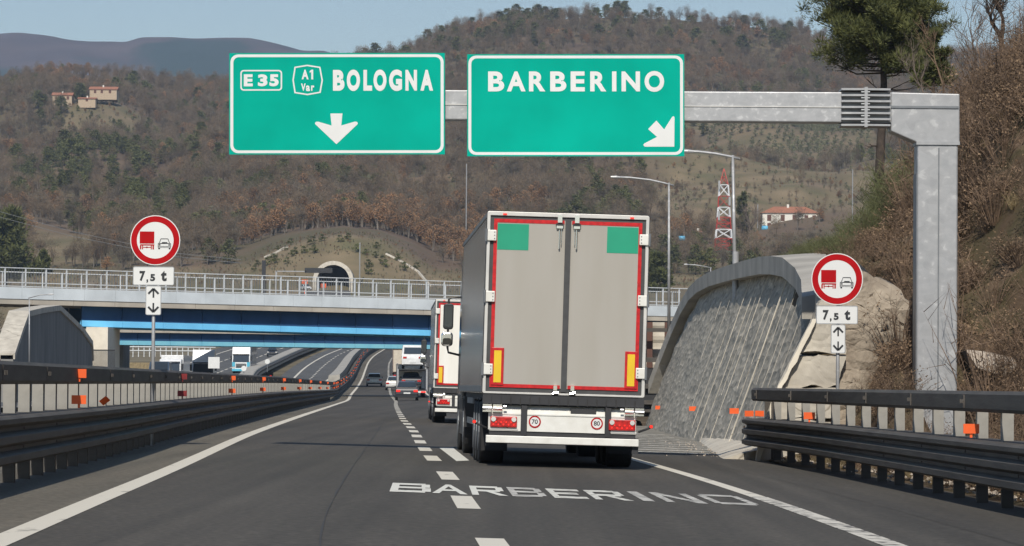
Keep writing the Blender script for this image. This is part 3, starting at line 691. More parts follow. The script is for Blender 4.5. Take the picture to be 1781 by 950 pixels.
# beam in front view slopes very slightly
L0, R0 = gp(430, 152), gp(1553, 158); L1, R1 = gp(430, 203), gp(1553, 211)
def beam(mb, xa, xb, y0, y1, grow=0):
    def z(top, x): t = (x - L0.x) / (R0.x - L0.x); return (L0.z + (R0.z - L0.z) * t + grow) if top else (L1.z + (R1.z - L1.z) * t - grow)
    vs = [(x, y, z(tp_, x)) for x in (xa, xb) for y, tp_ in ((y0, 0), (y1, 0), (y1, 1), (y0, 1))]
    mb.add(vs, [(0, 1, 2, 3), (7, 6, 5, 4), (0, 4, 5, 1), (1, 5, 6, 2), (2, 6, 7, 3), (3, 7, 4, 0)]); return z
jx0, jx1 = gp(1466, 180).x, gp(1552, 180).x; jm = gp(1509, 180).x
mb = MB(); zf_ = beam(mb, L0.x, jx0 + .02, .05, .56); beam(mb, jx1 - .02, R0.x + .02, .05, .56); mb.build('beam', M['galvf'], gr, bevel=.02)
mb = MB(); zc = (zf_(1, jx0) + zf_(0, jx0)) / 2
for xa, xb in ((L0.x, jx0),): mb.bb(xa, xb, .035, .05, zc - .008, zc + .008)
mb.build('weld_seam', M['framew'], gr)
mb = MB(); beam(mb, jx0, jx1, .1, .5, .0); mb.build('joint_core', M['galv_dark'], gr)
mb = MB(); beam(mb, jm - .028, jm + .028, -.06, .66, .09); mb.build('joint_flange', M['galv'], gr)
zt_, zb_ = zf_(1, jm) + .05, zf_(0, jm) - .05
for k in range(7):
    z = zb_ + (zt_ - zb_) * k / 6
    mb = MB()
    for sg in (-1, 1):
        xe = jx0 if sg < 0 else jx1
        vs = [(jm, -.05, z), (xe, -.02, z), (xe + sg * .0, .6, z), (jm, .66, z)]
        mb.add([(x, y, zz_ - .018) for x, y, zz_ in vs] + [(x, y, zz_ + .018) for x, y, zz_ in vs], [(3, 2, 1, 0), (4, 5, 6, 7), (0, 1, 5, 4), (1, 2, 6, 5), (2, 3, 7, 6), (3, 0, 4, 7)])
    mb.build('stiffener_plate', M['galv'], gr)
for k in range(6):
    z = zb_ + (zt_ - zb_) * (k + .5) / 6; MB().cyl((jm - .09, -.02, z), (jm + .07, -.02, z), .022, 8).build('bolt', M['galv_dark'], gr)

# ------------------------------------------------------------------ green direction signs
def sign_frame(x0, y0, x1, y1, Y):
    a = W(x0, y0, Y); b = W(x1, y0, Y); c = W(x0, y1, Y)
    ex = (b - a); w = ex.length; ex.normalize(); ez = (a - c); h = ez.length; ez.normalize(); ey = ez.cross(ex).normalized()
    if ey.y < 0: ey = -ey
    Mx = Matrix((ex, ey, ez)).transposed().to_4x4(); Mx.translation = c
    return Mx, w, h
def sign_root(name, Mx, label, cat):
    o = empty(name, label=label, cat=cat); o.matrix_world = Mx; return o
I4 = Matrix.Identity(4)
def green_sign(x0, y0, x1, y1, label):
    Mx, w, h = sign_frame(x0, y0, x1, y1, GY + .25)
    r_ = sign_root('direction_sign', Mx, label, 'road sign'); k = w / (x1 - x0)
    MB().bb(0, w, 0, .035, 0, h).build('panel', M['green'], r_)
    mb = MB(); ring(mb, rrect(.022, w - .022, .025, h - .025, .14), rrect(.075, w - .075, .075, h - .075, .10), Matrix.Translation((0, -.003, 0)), .0029)
    mb.build('border', M['signwhite'], r_)
    mb = MB()
    for z in (.3, h / 2, h - .3): mb.bb(.1, w - .1, .036, .07, z - .03, z + .03)
    mb.build('back_rib', M['signback'], r_)
    return r_, k, h, lambda px, py: ((px - x0) * k, h - (py - y0) * k)
FT = Matrix.Translation((0, -.004, 0))
r1, k, h, q = green_sign(398.5, 92.5, 773.5, 269, 'green overhead sign reading BOLOGNA with a downward arrow, left of the two signs')
mb = MB(); (xa, zb), (xb, za) = q(578.5, 158), q(752.5, 122.5)
# condensed capitals spaced one by one
for ch, a, b in (('B', 579, 599), ('O', 603, 626), ('L', 632, 647), ('O', 649.5, 672), ('G', 676.5, 699), ('N', 705, 725), ('A', 731, 753)):
    (u0, w0), (u1, w1) = q(a, 158.3), q(b, 122); e_ = .006 if ch in 'OG' else 0
    put_text(mb, ch, FT, u0, u1, w0 - e_, w1 + e_, .055)
mb.build('lettering', M['signwhite'], r1, recalc=False)
mb = MB(); (a, c), (b, d_) = q(418, 158), q(490.5, 122); ring(mb, rrect(a, b, c, d_, .06), rrect(a + .025, b - .025, c + .025, d_ - .025, .04), FT, .0035)
for ch, p0, p1 in (('E', 424, 439.5), ('3', 448.5, 465), ('5', 468.5, 484.5)):
    (a, c), (b, d_) = q(p0, 150.5), q(p1, 129.5); put_text(mb, ch, FT, a, b, c, d_, .05)
mb.build('route_number', M['signwhite'], r1, recalc=False)
oc = [(512, 116.5), (534, 113), (557, 116.5), (561.5, 140), (557.5, 162), (534.5, 166), (512, 162.5), (508.5, 139.5)]
inn = [(534.7 + (x - 534.7) * .91, 139.6 + (y - 139.6) * .91) for x, y in oc]
mb = MB(); ring(mb, [q(*v) for v in oc][::-1], [q(*v) for v in inn][::-1], FT, .0035)
for ch, p0, p1, y0_, y1_ in (('A', 524.5, 536.5, 138.5, 121.5), ('V', 523.5, 531.5, 158.5, 145.5), ('a', 532, 539, 159, 149), ('r', 541, 546.5, 158.5, 149)):
    (a, c), (b, d_) = q(p0, y0_), q(p1, y1_); put_text(mb, ch, FT, a, b, c, d_, .04)
mb.prism([q(*v) for v in ((544.5, 138.5), (544.5, 121.5), (542, 121.5), (538.5, 124), (538.5, 127), (541.2, 125.6), (541.2, 138.5))], FT, .0035)
mb.build('route_shield', M['signwhite'], r1, recalc=False)
def arrow_down(cx, cz, sc, ang, M_):
    pts = [(-.5, 1.10), (-.40, .10), (-1.50, .42), (-1.66, .42), (-1.76, .34), (-1.76, .22), (0, -1.45), (1.76, .22), (1.76, .34), (1.66, .42), (1.50, .42), (.40, .10), (.5, 1.10)]
    ca, sa = math.cos(ang), math.sin(ang)
    pp = [(cx + sc * (x * ca - z * sa), cz + sc * (x * sa + z * ca)) for x, z in pts]
    return MB().prism(pp, M_, .0035)
cx_, cz_ = q(585, 221); arrow_down(cx_, cz_, .22, 0, FT).build('arrow', M['signwhite'], r1)
r2, k, h, q = green_sign(812.5, 94.5, 1190, 272, 'green overhead sign reading BARBERINO with an arrow to the lower right')
mb = MB()
for ch, a, b in (('B', 849, 877), ('A', 881.5, 914), ('R', 920, 948.5), ('B', 957, 985), ('E', 992.5, 1017), ('R', 1026.5, 1054.5), ('I', 1064.5, 1072), ('N', 1081, 1113), ('O', 1121, 1155)):
    yb, yt = 159.3, 124.5
    (u0, w0), (u1, w1) = q(a, yb), q(b, yt); e_ = .008 if ch == 'O' else 0
    put_text(mb, ch, FT, u0, u1, w0 - e_, w1 + e_, .036)
mb.build('lettering', M['signwhite'], r2, recalc=False)
pts = [(1141.5, 210), (1155, 225.5), (1169, 203.5), (1171.5, 202.5), (1173, 204.5), (1172.5, 255.5), (1121, 255.5), (1118.5, 252.5), (1120.5, 250), (1142.5, 238.5), (1127, 225)]
MB().prism([q(*v) for v in pts][::-1], FT, .0035).build('arrow', M['signwhite'], r2)

# ------------------------------------------------------------------ no-overtaking signs
def circle(cx, cz, r_, n=48): return [(cx + r_ * math.cos(2*math.pi*k/n), cz + r_ * math.sin(2*math.pi*k/n)) for k in range(n)]
def pictogram_truck(mb, M_, u):
    P_ = lambda x0, x1, z0, z1: mb.prism([(x0*u, z0*u), (x1*u, z0*u), (x1*u, z1*u), (x0*u, z1*u)], M_, .002)
    P_(-.64, -.04, -.14, .36); P_(-.62, -.04, -.22, -.17); P_(-.63, -.57, -.38, -.22); P_(-.54, -.50, -.38, -.22); P_(-.18, -.14, -.38, -.22); P_(-.11, -.05, -.38, -.22)
    P_(-.50, -.18, -.31, -.28); P_(-.36, -.32, -.33, -.26)
def pictogram_car(mb, M_, u):
    P_ = lambda pts: mb.prism([(x*u, z*u) for x, z in pts], M_, .002)
    o = [(.11, -.34), (.11, -.17), (.16, -.12), (.22, .06), (.27, .08), (.49, .08), (.54, .06), (.60, -.12), (.64, -.17), (.64, -.34)]
    # roof, screen pillars, bonnet lines, wheels drawn as strokes
    def stroke(p, q_, w):
        p, q_ = Vector((*p, 0)), Vector((*q_, 0)); d = (q_ - p).normalized(); nn = Vector((-d.y, d.x, 0)) * w / 2
        P_([(p + nn)[:2], (p - nn)[:2], (q_ - nn)[:2], (q_ + nn)[:2]])
    stroke((.24, .06), (.52, .06), .03); stroke((.17, -.11), (.24, .07), .025); stroke((.59, -.11), (.52, .07), .025)
    stroke((.12, -.13), (.64, -.13), .03); stroke((.12, -.25), (.64, -.25), .02); stroke((.12, -.14), (.12, -.3), .02); stroke((.64, -.14), (.64, -.3), .02)
    stroke((.28, -.105), (.50, -.105), .06); stroke((.12, -.30), (.64, -.30), .015)
    P_([(.13, -.37), (.20, -.37), (.20, -.31), (.13, -.31)]); P_([(.56, -.37), (.63, -.37), (.63, -.31), (.56, -.31)])
    stroke((.14, -.19), (.22, -.19), .05); stroke((.54, -.19), (.62, -.19), .05)
def overtaking_sign(Y, cpx, cpy, rpx, plate, aplate, post_px, label):
    c = W(cpx, cpy, Y); s_ = F / Y; r_ = rpx / s_
    base = empty('overtaking_sign', (c.x, c.y, bank_z(c.x, c.y) if c.x > 0 else .0), label=label, cat='road sign')
    z0 = base.location.z
    Mx = Matrix.Translation((0, 0, c.z - z0))
    d = MB(); d.prism(circle(0, 0, r_)[::1], Mx, .025); d.build('disc', M['signwhite'], base)
    d = MB(); ring(d, circle(0, 0, r_ * .965), circle(0, 0, r_ * .735), Mx @ Matrix.Translation((0, -.003, 0)), .0028); d.build('red_ring', M['signred'], base)
    Mp = Mx @ Matrix.Translation((0, -.0035, 0))
    d = MB(); pictogram_truck(d, Mp, r_ * .97); d.build('lorry_symbol', M['signred'], base)
    d = MB(); pictogram_car(d, Mp, r_ * .97); d.build('car_symbol', M['black'], base)
    def plate_(x0, y0, x1, y1, name):
        a, b = W(x0, y1, Y), W(x1, y0, Y); a -= Vector(base.location); b -= Vector(base.location)
        d = MB(); d.prism(rrect(a.x, b.x, a.z, b.z, .03), Matrix.Translation((0, 0, 0)), .02); pl = d.build(name, M['signwhite'], base)
        d = MB(); ring(d, rrect(a.x, b.x, a.z, b.z, .03), rrect(a.x + .012, b.x - .012, a.z + .012, b.z - .012, .02), Matrix.Translation((0, -.003, 0)), .002); d.build('plate_rim', M['signback'], pl)
        return a, b, pl
    a, b, pl = plate_(*plate, 'weight_plate'); w, h_ = b.x - a.x, b.z - a.z; T = Matrix.Translation((0, -.004, 0))
    d = MB()
    for ch, u0, u1, v0, v1 in (('7', .16, .30, .22, .76), (',', .33, .37, .12, .32), ('5', .42, .54, .22, .60), ('t', .68, .82, .22, .78)):
        put_text(d, ch, T, a.x + w*u0, a.x + w*u1, a.z + h_*v0, a.z + h_*v1, .05)
    d.build('lettering', M['black'], pl, recalc=False)
    a, b, pl = plate_(*aplate, 'arrow_plate'); w, h_ = b.x - a.x, b.z - a.z; cx2 = (a.x + b.x) / 2
    d = MB()
    def st(p, q_, t_):
        p, q_ = Vector(p), Vector(q_); dd = (q_ - p).normalized(); nn = Vector((-dd.y, dd.x)) * t_ / 2
        d.prism([tuple(p + nn), tuple(p - nn), tuple(q_ - nn), tuple(q_ + nn)], T, .002)
    for sg in (1, -1):
        zc_ = (a.z + b.z) / 2
        st((cx2, zc_ + sg * h_ * .09), (cx2, zc_ + sg * h_ * .36), w * .11)
        st((cx2, zc_ + sg * h_ * .40), (cx2 - w * .33, zc_ + sg * h_ * .22), w * .13); st((cx2, zc_ + sg * h_ * .40), (cx2 + w * .33, zc_ + sg * h_ * .22), w * .13)
    d.build('arrow', M['black'], pl)
    MB().cyl((cx2, .06, -.3), (cx2, .06, c.z - z0 + r_ * .8), .032, 12).build('post', M['galv'], base, smooth=True)
    mb = MB()
    for z in (c.z - z0 - r_ * .5, c.z - z0 + r_ * .5): mb.bb(cx2 - .12, cx2 + .12, .026, .05, z - .02, z + .02)
    mb.build('clamp', M['galv_dark'], base)
overtaking_sign(72.5, 270, 418, 43.5, (231, 464, 303, 496), (253, 497, 280.5, 548), 266, 'round lorry overtaking ban sign on a post behind the left guard rail')
overtaking_sign(70.5, 1456, 485.5, 45, (1419.5, 532, 1492, 563.5), (1445, 564.5, 1470.5, 614.5), 1458, 'round lorry overtaking ban sign on a post in front of the pale cracked concrete slab')

# ------------------------------------------------------------------ stone-faced slope with coping
root = empty('stone_slope_wall', (4.8, 108, 0), label='leaning stone faced retaining wall with arched concrete coping right of the big lorry', cat='wall')
def stone_mat():
    m = mat('stone facing', (.17, .17, .155), .85, col2=(.36, .35, .31), scale=1, stretch=(1, 1, 1), bump=0); t = m.node_tree; N, L = t.nodes, t.links; b = N['Principled BSDF']
    tc = N.new('ShaderNodeTexCoord'); mp = N.new('ShaderNodeMapping'); mp.inputs['Scale'].default_value = (6, 1.1, 5.6); L.new(tc.outputs['Object'], mp.inputs[0])
    mp.inputs['Rotation'].default_value = (.25, 0, 0)
    vo = N.new('ShaderNodeTexVoronoi'); vo.inputs['Scale'].default_value = 1.2; vo.inputs['Randomness'].default_value = 1; L.new(mp.outputs[0], vo.inputs['Vector'])
    nz = N.new('ShaderNodeTexNoise'); nz.inputs['Scale'].default_value = 1.4; nz.inputs['Detail'].default_value = 8; L.new(mp.outputs[0], nz.inputs['Vector'])
    r = ramp_node(N, [(.25, (.15, .15, .135)), (.45, (.29, .265, .215)), (.6, (.40, .36, .295)), (.8, (.64, .58, .47))])
    mx = N.new('ShaderNodeMix'); mx.data_type = 'RGBA'; mx.inputs[0].default_value = .68
    L.new(vo.outputs['Color'], mx.inputs[6]); L.new(nz.outputs['Fac'], mx.inputs[7])
    bw = N.new('ShaderNodeRGBToBW'); L.new(mx.outputs[2], bw.inputs[0]); L.new(bw.outputs[0], r.inputs[0]); L.new(r.outputs[0], b.inputs['Base Color'])
    bp = N.new('ShaderNodeBump'); bp.inputs['Strength'].default_value = .5; bp.inputs['Distance'].default_value = .05
    L.new(vo.outputs['Distance'], bp.inputs['Height']); L.new(bp.outputs[0], b.inputs['Normal'])
    return m
M['stone'] = stone_mat()
O = Vector(root.location)
def wp(y, t, out=0):        # point of the leaning face: t 0..1 from foot to coping
    top = interp(y, WALLTOP); z0_ = -.25; z = z0_ + (top - z0_) * t
    x = 4.75 + BAT * max(z, -.3) + .12 * math.sin(y * .09)
    return Vector((x - out, y, z)) - O
mb = MB(); ysw = [76.0 + .42 * i for i in range(158)]; n = 30
vs = []
for y in ysw:
    for j in range(n + 1):
        p = wp(y, j / n); a_ = .05 * noise.noise((y * .9, p.z * 4, 2)) + .07 * noise.noise((y * .25, p.z * 1.2, 5)); vs.append(p - Vector((a_, 0, 0)))
mb.add(vs, [(i*(n+1)+j, i*(n+1)+j+1, (i+1)*(n+1)+j+1, (i+1)*(n+1)+j) for i in range(len(ysw)-1) for j in range(n)])
mb.build('stone_face', M['stone'], root, smooth=True)
# coping: thick beam along the arched edge, in cast segments
edge = [(77.2, 2.75), (79.7, 3.15), (83.5, 3.5), (87.8, 3.85), (92, 4.02), (96.6, 4.15), (103, 4.25), (109.8, 4.33), (119.4, 4.42), (127, 4.42), (132.8, 4.3), (137, 3.9), (139.6, 3.2), (141.2, 2.2), (142, 1.2)]
for (ya, za), (yb, zb2) in zip(edge, edge[1:]):
    mb = MB(); vs = []
    for y, z in ((ya, za), (yb, zb2)):
        x = 4.75 + BAT * z + .12 * math.sin(y * .09)
        vs += [Vector((x + dx, y, z + dz)) - O for dx, dz in ((-.22 - .14 * sstep(y, 84, 90), -.16), (-.22 - .14 * sstep(y, 84, 90), .26), (.18 + .5 * sstep(y, 78, 90), .34), (.18 + .5 * sstep(y, 78, 90), -.16))]
    mb.add(vs, [(0, 1, 2, 3), (7, 6, 5, 4), (0, 4, 5, 1), (1, 5, 6, 2), (2, 6, 7, 3), (3, 7, 4, 0)])
    mb.build('coping', M['concrete'], root)
rnd = random.Random(3)
for y, w_, t0, t1 in [(79.5, .01, .5, 1), (82.3, .010, 0, .9), (86.6, .012, .4, 1), (88.9, .034, .0, 1), (93, .014, .35, 1), (96.5, .018, .02, 1), (100, .016, .0, .96), (84.2, .012, .1, 1), (91, .014, .0, .8), (98.2, .01, .3, 1), (103, .02, .05, 1), (109, .01, .2, 1), (105.5, .014, .1, .7), (113, .012, .5, 1)]:
    mb = MB(); pts = [wp(y + .3 * math.sin(j * .7) * .2, t0 + (t1 - t0) * j / 14, .07) for j in range(15)]
    mb.tube(pts, w_ * .5, 5); mb.build('drain_cord', M['concrete_pale'], root)
for px, py in ((1145, 709), (1205, 711), (1277, 715)):
    # small orange reflectors pinned near the foot
    xx = 4.9; Yr_ = xx * F / (px - CX) ; p = W(px, py, Yr_ - 1.5); MB().bb(p.x - .09, p.x + .09, p.y, p.y + .03, p.z - .06, p.z + .06).v
    o = MB(); o.bb(-.1, .1, 0, .03, -.06, .06); ob = o.build('reflector', M['orange'], root); ob.location = p - O
# pale concrete slab that closes the slope towards the camera
def lump(name, outline, Yf, thick, m_, label, cat, bulge=.25, seed=1):
    mb = MB(); c = Vector((0, 0, 0)); P3 = []
    for px, py, dY in outline: P3.append(W(px, py, Yf + dY))
    for p in P3: c += p
    c /= len(P3)
    rings_ = [1, .8, .55, .3]; vs = []
    for r_ in rings_:
        for p in P3:
            v = c + (p - c) * r_; v = v + Vector((0, -bulge * (1 - r_) + .16 * noise.noise((v.x * 1.3, v.z * 1.3, seed)), 0)); vs.append(v)
    vs.append(c + Vector((0, -bulge, 0))); n = len(P3); fs = []
    for k in range(len(rings_) - 1): fs += [(k*n+i, k*n+(i+1) % n, (k+1)*n+(i+1) % n, (k+1)*n+i) for i in range(n)]
    fs += [((len(rings_)-1)*n+i, (len(rings_)-1)*n+(i+1) % n, len(vs)-1) for i in range(n)]
    b0 = len(vs); vs += [p + Vector((0, thick, 0)) for p in P3]; fs += [(i, b0+i, b0+(i+1) % n, (i+1) % n) for i in range(n)]; fs.append(tuple(range(b0, b0+n)))
    mb.add(vs, fs); o = mb.build(name, m_, smooth=False)
    tag(o, label, cat); return o
SL = [(484, 1414), (560, 1409), (590, 1393), (670, 1352), (745, 1324), (805, 1312)]; SM = [(484, 1440), (540, 1442), (600, 1462), (650, 1452), (690, 1447), (805, 1428)]; SR = [(484, 1478), (500, 1502), (525, 1548), (545, 1572), (580, 1560), (610, 1520), (680, 1500), (740, 1490), (805, 1480)]
root = empty('concrete_slab', W(1440, 790, 76), label='cracked pale concrete slab beside the arched stone slope behind the right sign', cat='slab'); O = Vector(root.location)
def patch(name, L_, R_, y0, y1, Y0, amp, m_, nc=20, seed=5, rag=0, tilt=.3):
    mb = MB(); vs = []; nr = max(4, int((y1 - y0) / 6))
    for i in range(nr + 1):
        py = y0 + (y1 - y0) * i / nr; xl, xr = interp(py, L_), interp(py, R_)
        for j in range(nc + 1):
            t_ = j / nc; px = xl + (xr - xl) * t_ + (rag * noise.noise((py * .09, 3, seed)) if j == nc else 0)
            Y_ = Y0 + amp * (noise.noise((px * .02, py * .02, seed)) + .45 * noise.noise((px * .07, py * .07, 1)) + .25 * noise.noise((px * .2, py * .2, 8))) + tilt * t_ ** 2
            vs.append(W(px, py, Y_) - O)
    n = nc + 1; mb.add(vs, [(i*n+j, i*n+j+1, (i+1)*n+j+1, (i+1)*n+j) for i in range(nr) for j in range(nc)])
    o = mb.build(name, m_, root, smooth=False); md = o.modifiers.new('thickness', 'SOLIDIFY'); md.thickness = .35; md.offset = 1; return o
M['shotcrete'] = mat('rough sprayed concrete', (.24, .195, .15), .95, col2=(.42, .355, .275), scale=2.2, bump=.6, bscale=11)
patch('rough_face', SM, SR, 484, 805, 76.15, .11, M['shotcrete'], 30, 7, 14)
for k, (y0, y1) in enumerate(((484, 556), (558, 616), (618, 672), (674, 728), (730, 805))):
    patch('cast_block', [(y, x + 7) for y, x in SL], [(y, x + 3) for y, x in SM], y0, y1, 75.9 - .05 * (k % 2), .035, M['concrete_pale'], 12, 3 + k, 4, .05)
patch('edge_beam', SL, [(y, x + 9) for y, x in SL], 556, 805, 75.72, .01, M['cream'], 3, 2, 1, 0)
for pts in (((1545, 566), (1515, 590), (1490, 606), (1474, 630), (1466, 660), (1461, 690)), ((1500, 520), (1488, 528), (1460, 530)), ((1524, 546), (1500, 552)), ((1492, 640), (1478, 634))):
    mb = MB(); mb.tube([W(x, y, 75.93 if len(pts) > 3 else 75.98) - O for x, y in pts], .022, 5, .008); mb.build('crack', M['chassis'], root)
0 and lump('boulder', [(1535, 528, 0), (1560, 534, 0), (1588, 552, 0), (1600, 580, 0), (1580, 600, -.2), (1550, 580, -.3), (1530, 560, -.2)], 80, 1.2, M['rock'], 'pale rubble lump right of the cracked concrete slab', 'rock', .2, 4)
lump('boulder', [(1680, 608, 0), (1720, 612, 0), (1760, 622, 0), (1800, 625, 0), (1800, 650, -.3), (1750, 655, -.3), (1700, 640, -.3)], 76, 1.2, M['rock'], 'pale eroded rock face low on the bank right of the gantry post', 'rock', .2, 6)
# concrete kerb lump at the foot of the slope
mb = MB(); vs = []; fs = []
for i, y in enumerate([76.5 + 1.2 * k for k in range(24)]):
    w_ = .95 * (1 - i / 26) + .08 * noise.noise((y, 1, 1)); x = 4.95
    z_ = road_z(x, y)
    vs += [(x - w_, y, z_ + .01), (x - w_ * .7, y, z_ + .10 + .03 * noise.noise((y * 2, 0, 0))), (x + .2, y, z_ + .30), (x + .2, y, z_ - .2)]
mb.add(vs, [(i*4+k, i*4+(k+1) % 4, (i+1)*4+(k+1) % 4, (i+1)*4+k) for i in range(23) for k in range(4)] + [(0, 1, 2, 3)])
tag(mb.build('concrete_footing', M['concrete_pale']), 'low rough concrete footing along the bottom of the stone slope', 'footing')

# piled wall and service fence between the slope and the bridge
root = empty('piled_wall', label='beige panel wall with rust brown posts and grey rails behind the stone slope', cat='wall')
a, b = W(1095, 560, 172), W(1215, 700, 172)
mb = MB()
for k in range(60): x = a.x + (b.x - a.x) * k / 59
vs = []; 
for z_i in range(28):
    z = 0 + a.z * z_i / 27; vs += [(a.x, 172.4 + .05 * math.sin(z_i * 1.6), z), (b.x, 172.4 + .05 * math.sin(z_i * 1.6), z)]
mb.add(vs, [(2*i, 2*i+1, 2*i+3, 2*i+2) for i in range(27)]); mb.build('panel', M['cream'] if 0 else M['concrete_pale'], root)
for px in (1099, 1130, 1161, 1192, 1214):
    x = W(px, 600, 172).x; MB().bb(x - .12, x + .12, 172, 172.3, 0, a.z).build('post', M['brownrust'], root)
for py, h_ in ((574, .16), (626, .2), (672, .2), (700, .18), (715, .12)):
    z = W(1150, py, 171).z; MB().bb(a.x - .5, b.x, 171.2, 171.4, z - h_/2, z + h_/2).build('rail', M['rail'], root)
mb = MB(); mb.bb(a.x - 1, b.x, 171.5, 171.9, -.2, W(1150, 640, 171).z); mb.build('plinth', M['chassis'], root)
# ------------------------------------------------------------------ lorries
def wheel(root, x, y, w=.3, r=.5, name='wheel'):
    mb = MB(); mb.tube([(x - w/2, y, r), (x - w/2 + .03, y, r), (x + w/2 - .03, y, r), (x + w/2, y, r)], lambda t: r * (.93 if t in (0, 1) else 1), 28)
    wh = mb.build(name, M['rubber'], root, smooth=False)
    sg = -1 if x < 0 else 1
    MB().cyl((x + sg * w * .5, y, r), (x + sg * (w * .5 + .012), y, r), r * .58, 20).build('rim', M['galv_dark'], wh); return wh
def lorry(rx, Y, gz, head, roll, doorm, sidem, label, mirror=True, stickers=True, speed=True, tr_len=13.6, detail=True, group=None):
    root = empty('articulated_lorry', (rx, Y, gz), rz=head, ry=roll, label=label, cat='lorry', group=group)
    def B(name, m_, *boxes, parent=None, bevel=0):
        mb = MB()
        for b in boxes: mb.bb(*b)
        return mb.build(name, m_, parent or root, bevel=bevel)
    w = 1.275; top = 4.0; bot = 1.14
    B('trailer_body', sidem, (-w, w, .10, tr_len, bot, top), bevel=.02)
    # fine ribs of the side wall
    mb = MB()
    for sx in (-1, 1):
        mb.bb(sx * (w + .006) - .008, sx * (w + .006) + .008, .2, tr_len - .1, top - .10, top - .03); mb.bb(sx * (w + .006) - .008, sx * (w + .006) + .008, .2, tr_len - .1, bot + .02, bot + .12)
    mb.build('side_rail', M['galv_dark'], root)
    mb = MB(); ring(mb, rrect(-w, w, bot, top, .03), rrect(-w + .05, w - .05, bot + .03, top - .065, .01), Matrix.Identity(4), .12)
    mb.build('rear_frame', M['framew'], root, bevel=.006)
    mb = MB(); ring(mb, rrect(-w - .012, w + .012, bot - .01, top + .012, .035), rrect(-w, w, bot, top, .03), Matrix.Translation((0, .01, 0)), .1); mb.build('edge_trim', M['chassis'], root)
    mb = MB(); ring(mb, rrect(-w + .05, w - .05, bot + .03, top - .065, .01), rrect(-w + .108, w - .108, bot + .10, top - .115, .01), Matrix.Translation((0, .03, 0)), .08); mb.build('door_gasket', M['gasket'], root)
    dx0, dx1, dz0, dz1 = .045, w - .108, bot + .10, top - .115
    for sg in (-1, 1):
        xa, xb = sorted((sg * dx0, sg * dx1))
        d = B('door', doorm, (xa, xb, .02, .11, dz0, dz1))
        t_ = .055; xo = sg * dx1; tp_ = MB()
        tp_.bb(min(xo, xo - sg * t_), max(xo, xo - sg * t_), .014, .02, dz0, dz1); tp_.bb(min(sg * .06, xo - sg * t_), max(sg * .06, xo - sg * t_), .014, .02, dz1 - t_ * 1.05, dz1); tp_.bb(min(sg * .06, xo - sg * t_), max(sg * .06, xo - sg * t_), .014, .02, dz0, dz0 + t_)
        tp_.build('red_tape', M['tapered'], d)
        # marker plate
        mx0, mx1 = sorted((sg * (dx1 - .02), sg * (dx1 - .215)))
        mp_ = B('marker_plate', M['tapered'], (mx0, mx1, -.002, .013, dz0 + .035, dz0 + .62), parent=d, bevel=.004)
        B('marker_centre', M['yellow'], (mx0 + .04, mx1 - .04, -.006, -.002, dz0 + .075, dz0 + .575), parent=mp_)
        if stickers:
            sx0, sx1 = sorted((sg * (dx1 - .058), sg * (dx1 - .55))); B('green_sticker', M['stickgreen'], (sx0, sx1, .0165, .02, dz1 - .075 - .41, dz1 - .075), parent=d)
        for z in (top - .38, 2.66, 1.52):
            hx0, hx1 = sorted((sg * (w + .02), sg * (w - .15)))
            h_ = B('hinge', M['white'], (hx0, hx1, -.035, .0, z - .085, z + .085), bevel=.01)
            mb = MB(); mb.cyl((sg * (w + .01), -.03, z - .1), (sg * (w + .01), -.03, z + .1), .022, 10)
            for q in (-.05, 0, .05): mb.bb(sg * (w - .12) - .008, sg * (w - .12) + .008, -.042, -.035, z + q - .008, z + q + .008)
            mb.build('hinge_pin', M['galv_dark'], h_)
        # lock bar ends at head and foot
        mb = MB(); xl = sg * .135
        mb.bb(xl - .035, xl + .035, -.05, .02, top - .15, top - .03); mb.bb(xl - .05, xl + .05, -.03, .02, top - .24, top - .20); mb.cyl((xl, -.02, top - .26), (xl, -.02, top - .56), .013, 8); mb.cyl((xl - sg*.03, -.02, top - .24), (xl - sg*.03, -.02, top - .5), .006, 6)
        mb.build('lock_bar', M['chrome'], root); mb = MB()
        mb.bb(xl - .035, xl + .035, -.05, .0, bot - .10, bot - .02); mb.bb(xl - .028, xl + .028, -.06, .02, bot + .07, bot + .15); mb.cyl((xl - .04, -.05, bot + .02), (xl + .05, -.05, bot + .04), .025, 8)
        mb.build('lock_bar', M['chrome'], root)
        B('lock_keeper', M['chassis'], (xl - .06, xl + .06, -.028, .02, top - .205, top - .16), (xl - .05, xl + .05, -.03, .02, bot + .02, bot + .09))
        lx = sg * 1.0; B('roof_lamp', M['brakelamp'], (lx - .03, lx + .03, -.012, 0, top - .055, top - .03))
    B('centre_seal', M['gasket'], (-.045, .045, .0, .1, dz0 - .05, dz1 + .02))
    # rear underframe
    mb = MB(); mb.bb(-w + .01, w - .01, -.06, .25, bot - .17, bot - .015)
    for k in range(17): x = -w + .15 * (k + .5); mb.bb(x - .066, x + .066, -.085, -.06, bot - .155, bot - .035)
    mb.build('rubber_buffer', M['chassis'], root)
    for sg in (-1, 1):
        mb = MB(); x0_ = sg * (w + .0); 
        for k in (0, 1):
            c_ = sg * (w - .08 - .16 * k); mb.bb(c_ - .07, c_ + .07, -.13, -.02, bot - .29, bot - .17); mb.cyl((c_ - .07, -.14, bot - .23), (c_ + .07, -.14, bot - .23), .035, 10)
        mb.cyl((sg * (w - .33), -.12, bot - .2), (sg * (w - .38), -.12, bot - .2), .02, 8)
        mb.build('door_catch', M['chrome'], root)
    z1_, z0_ = .93, .56
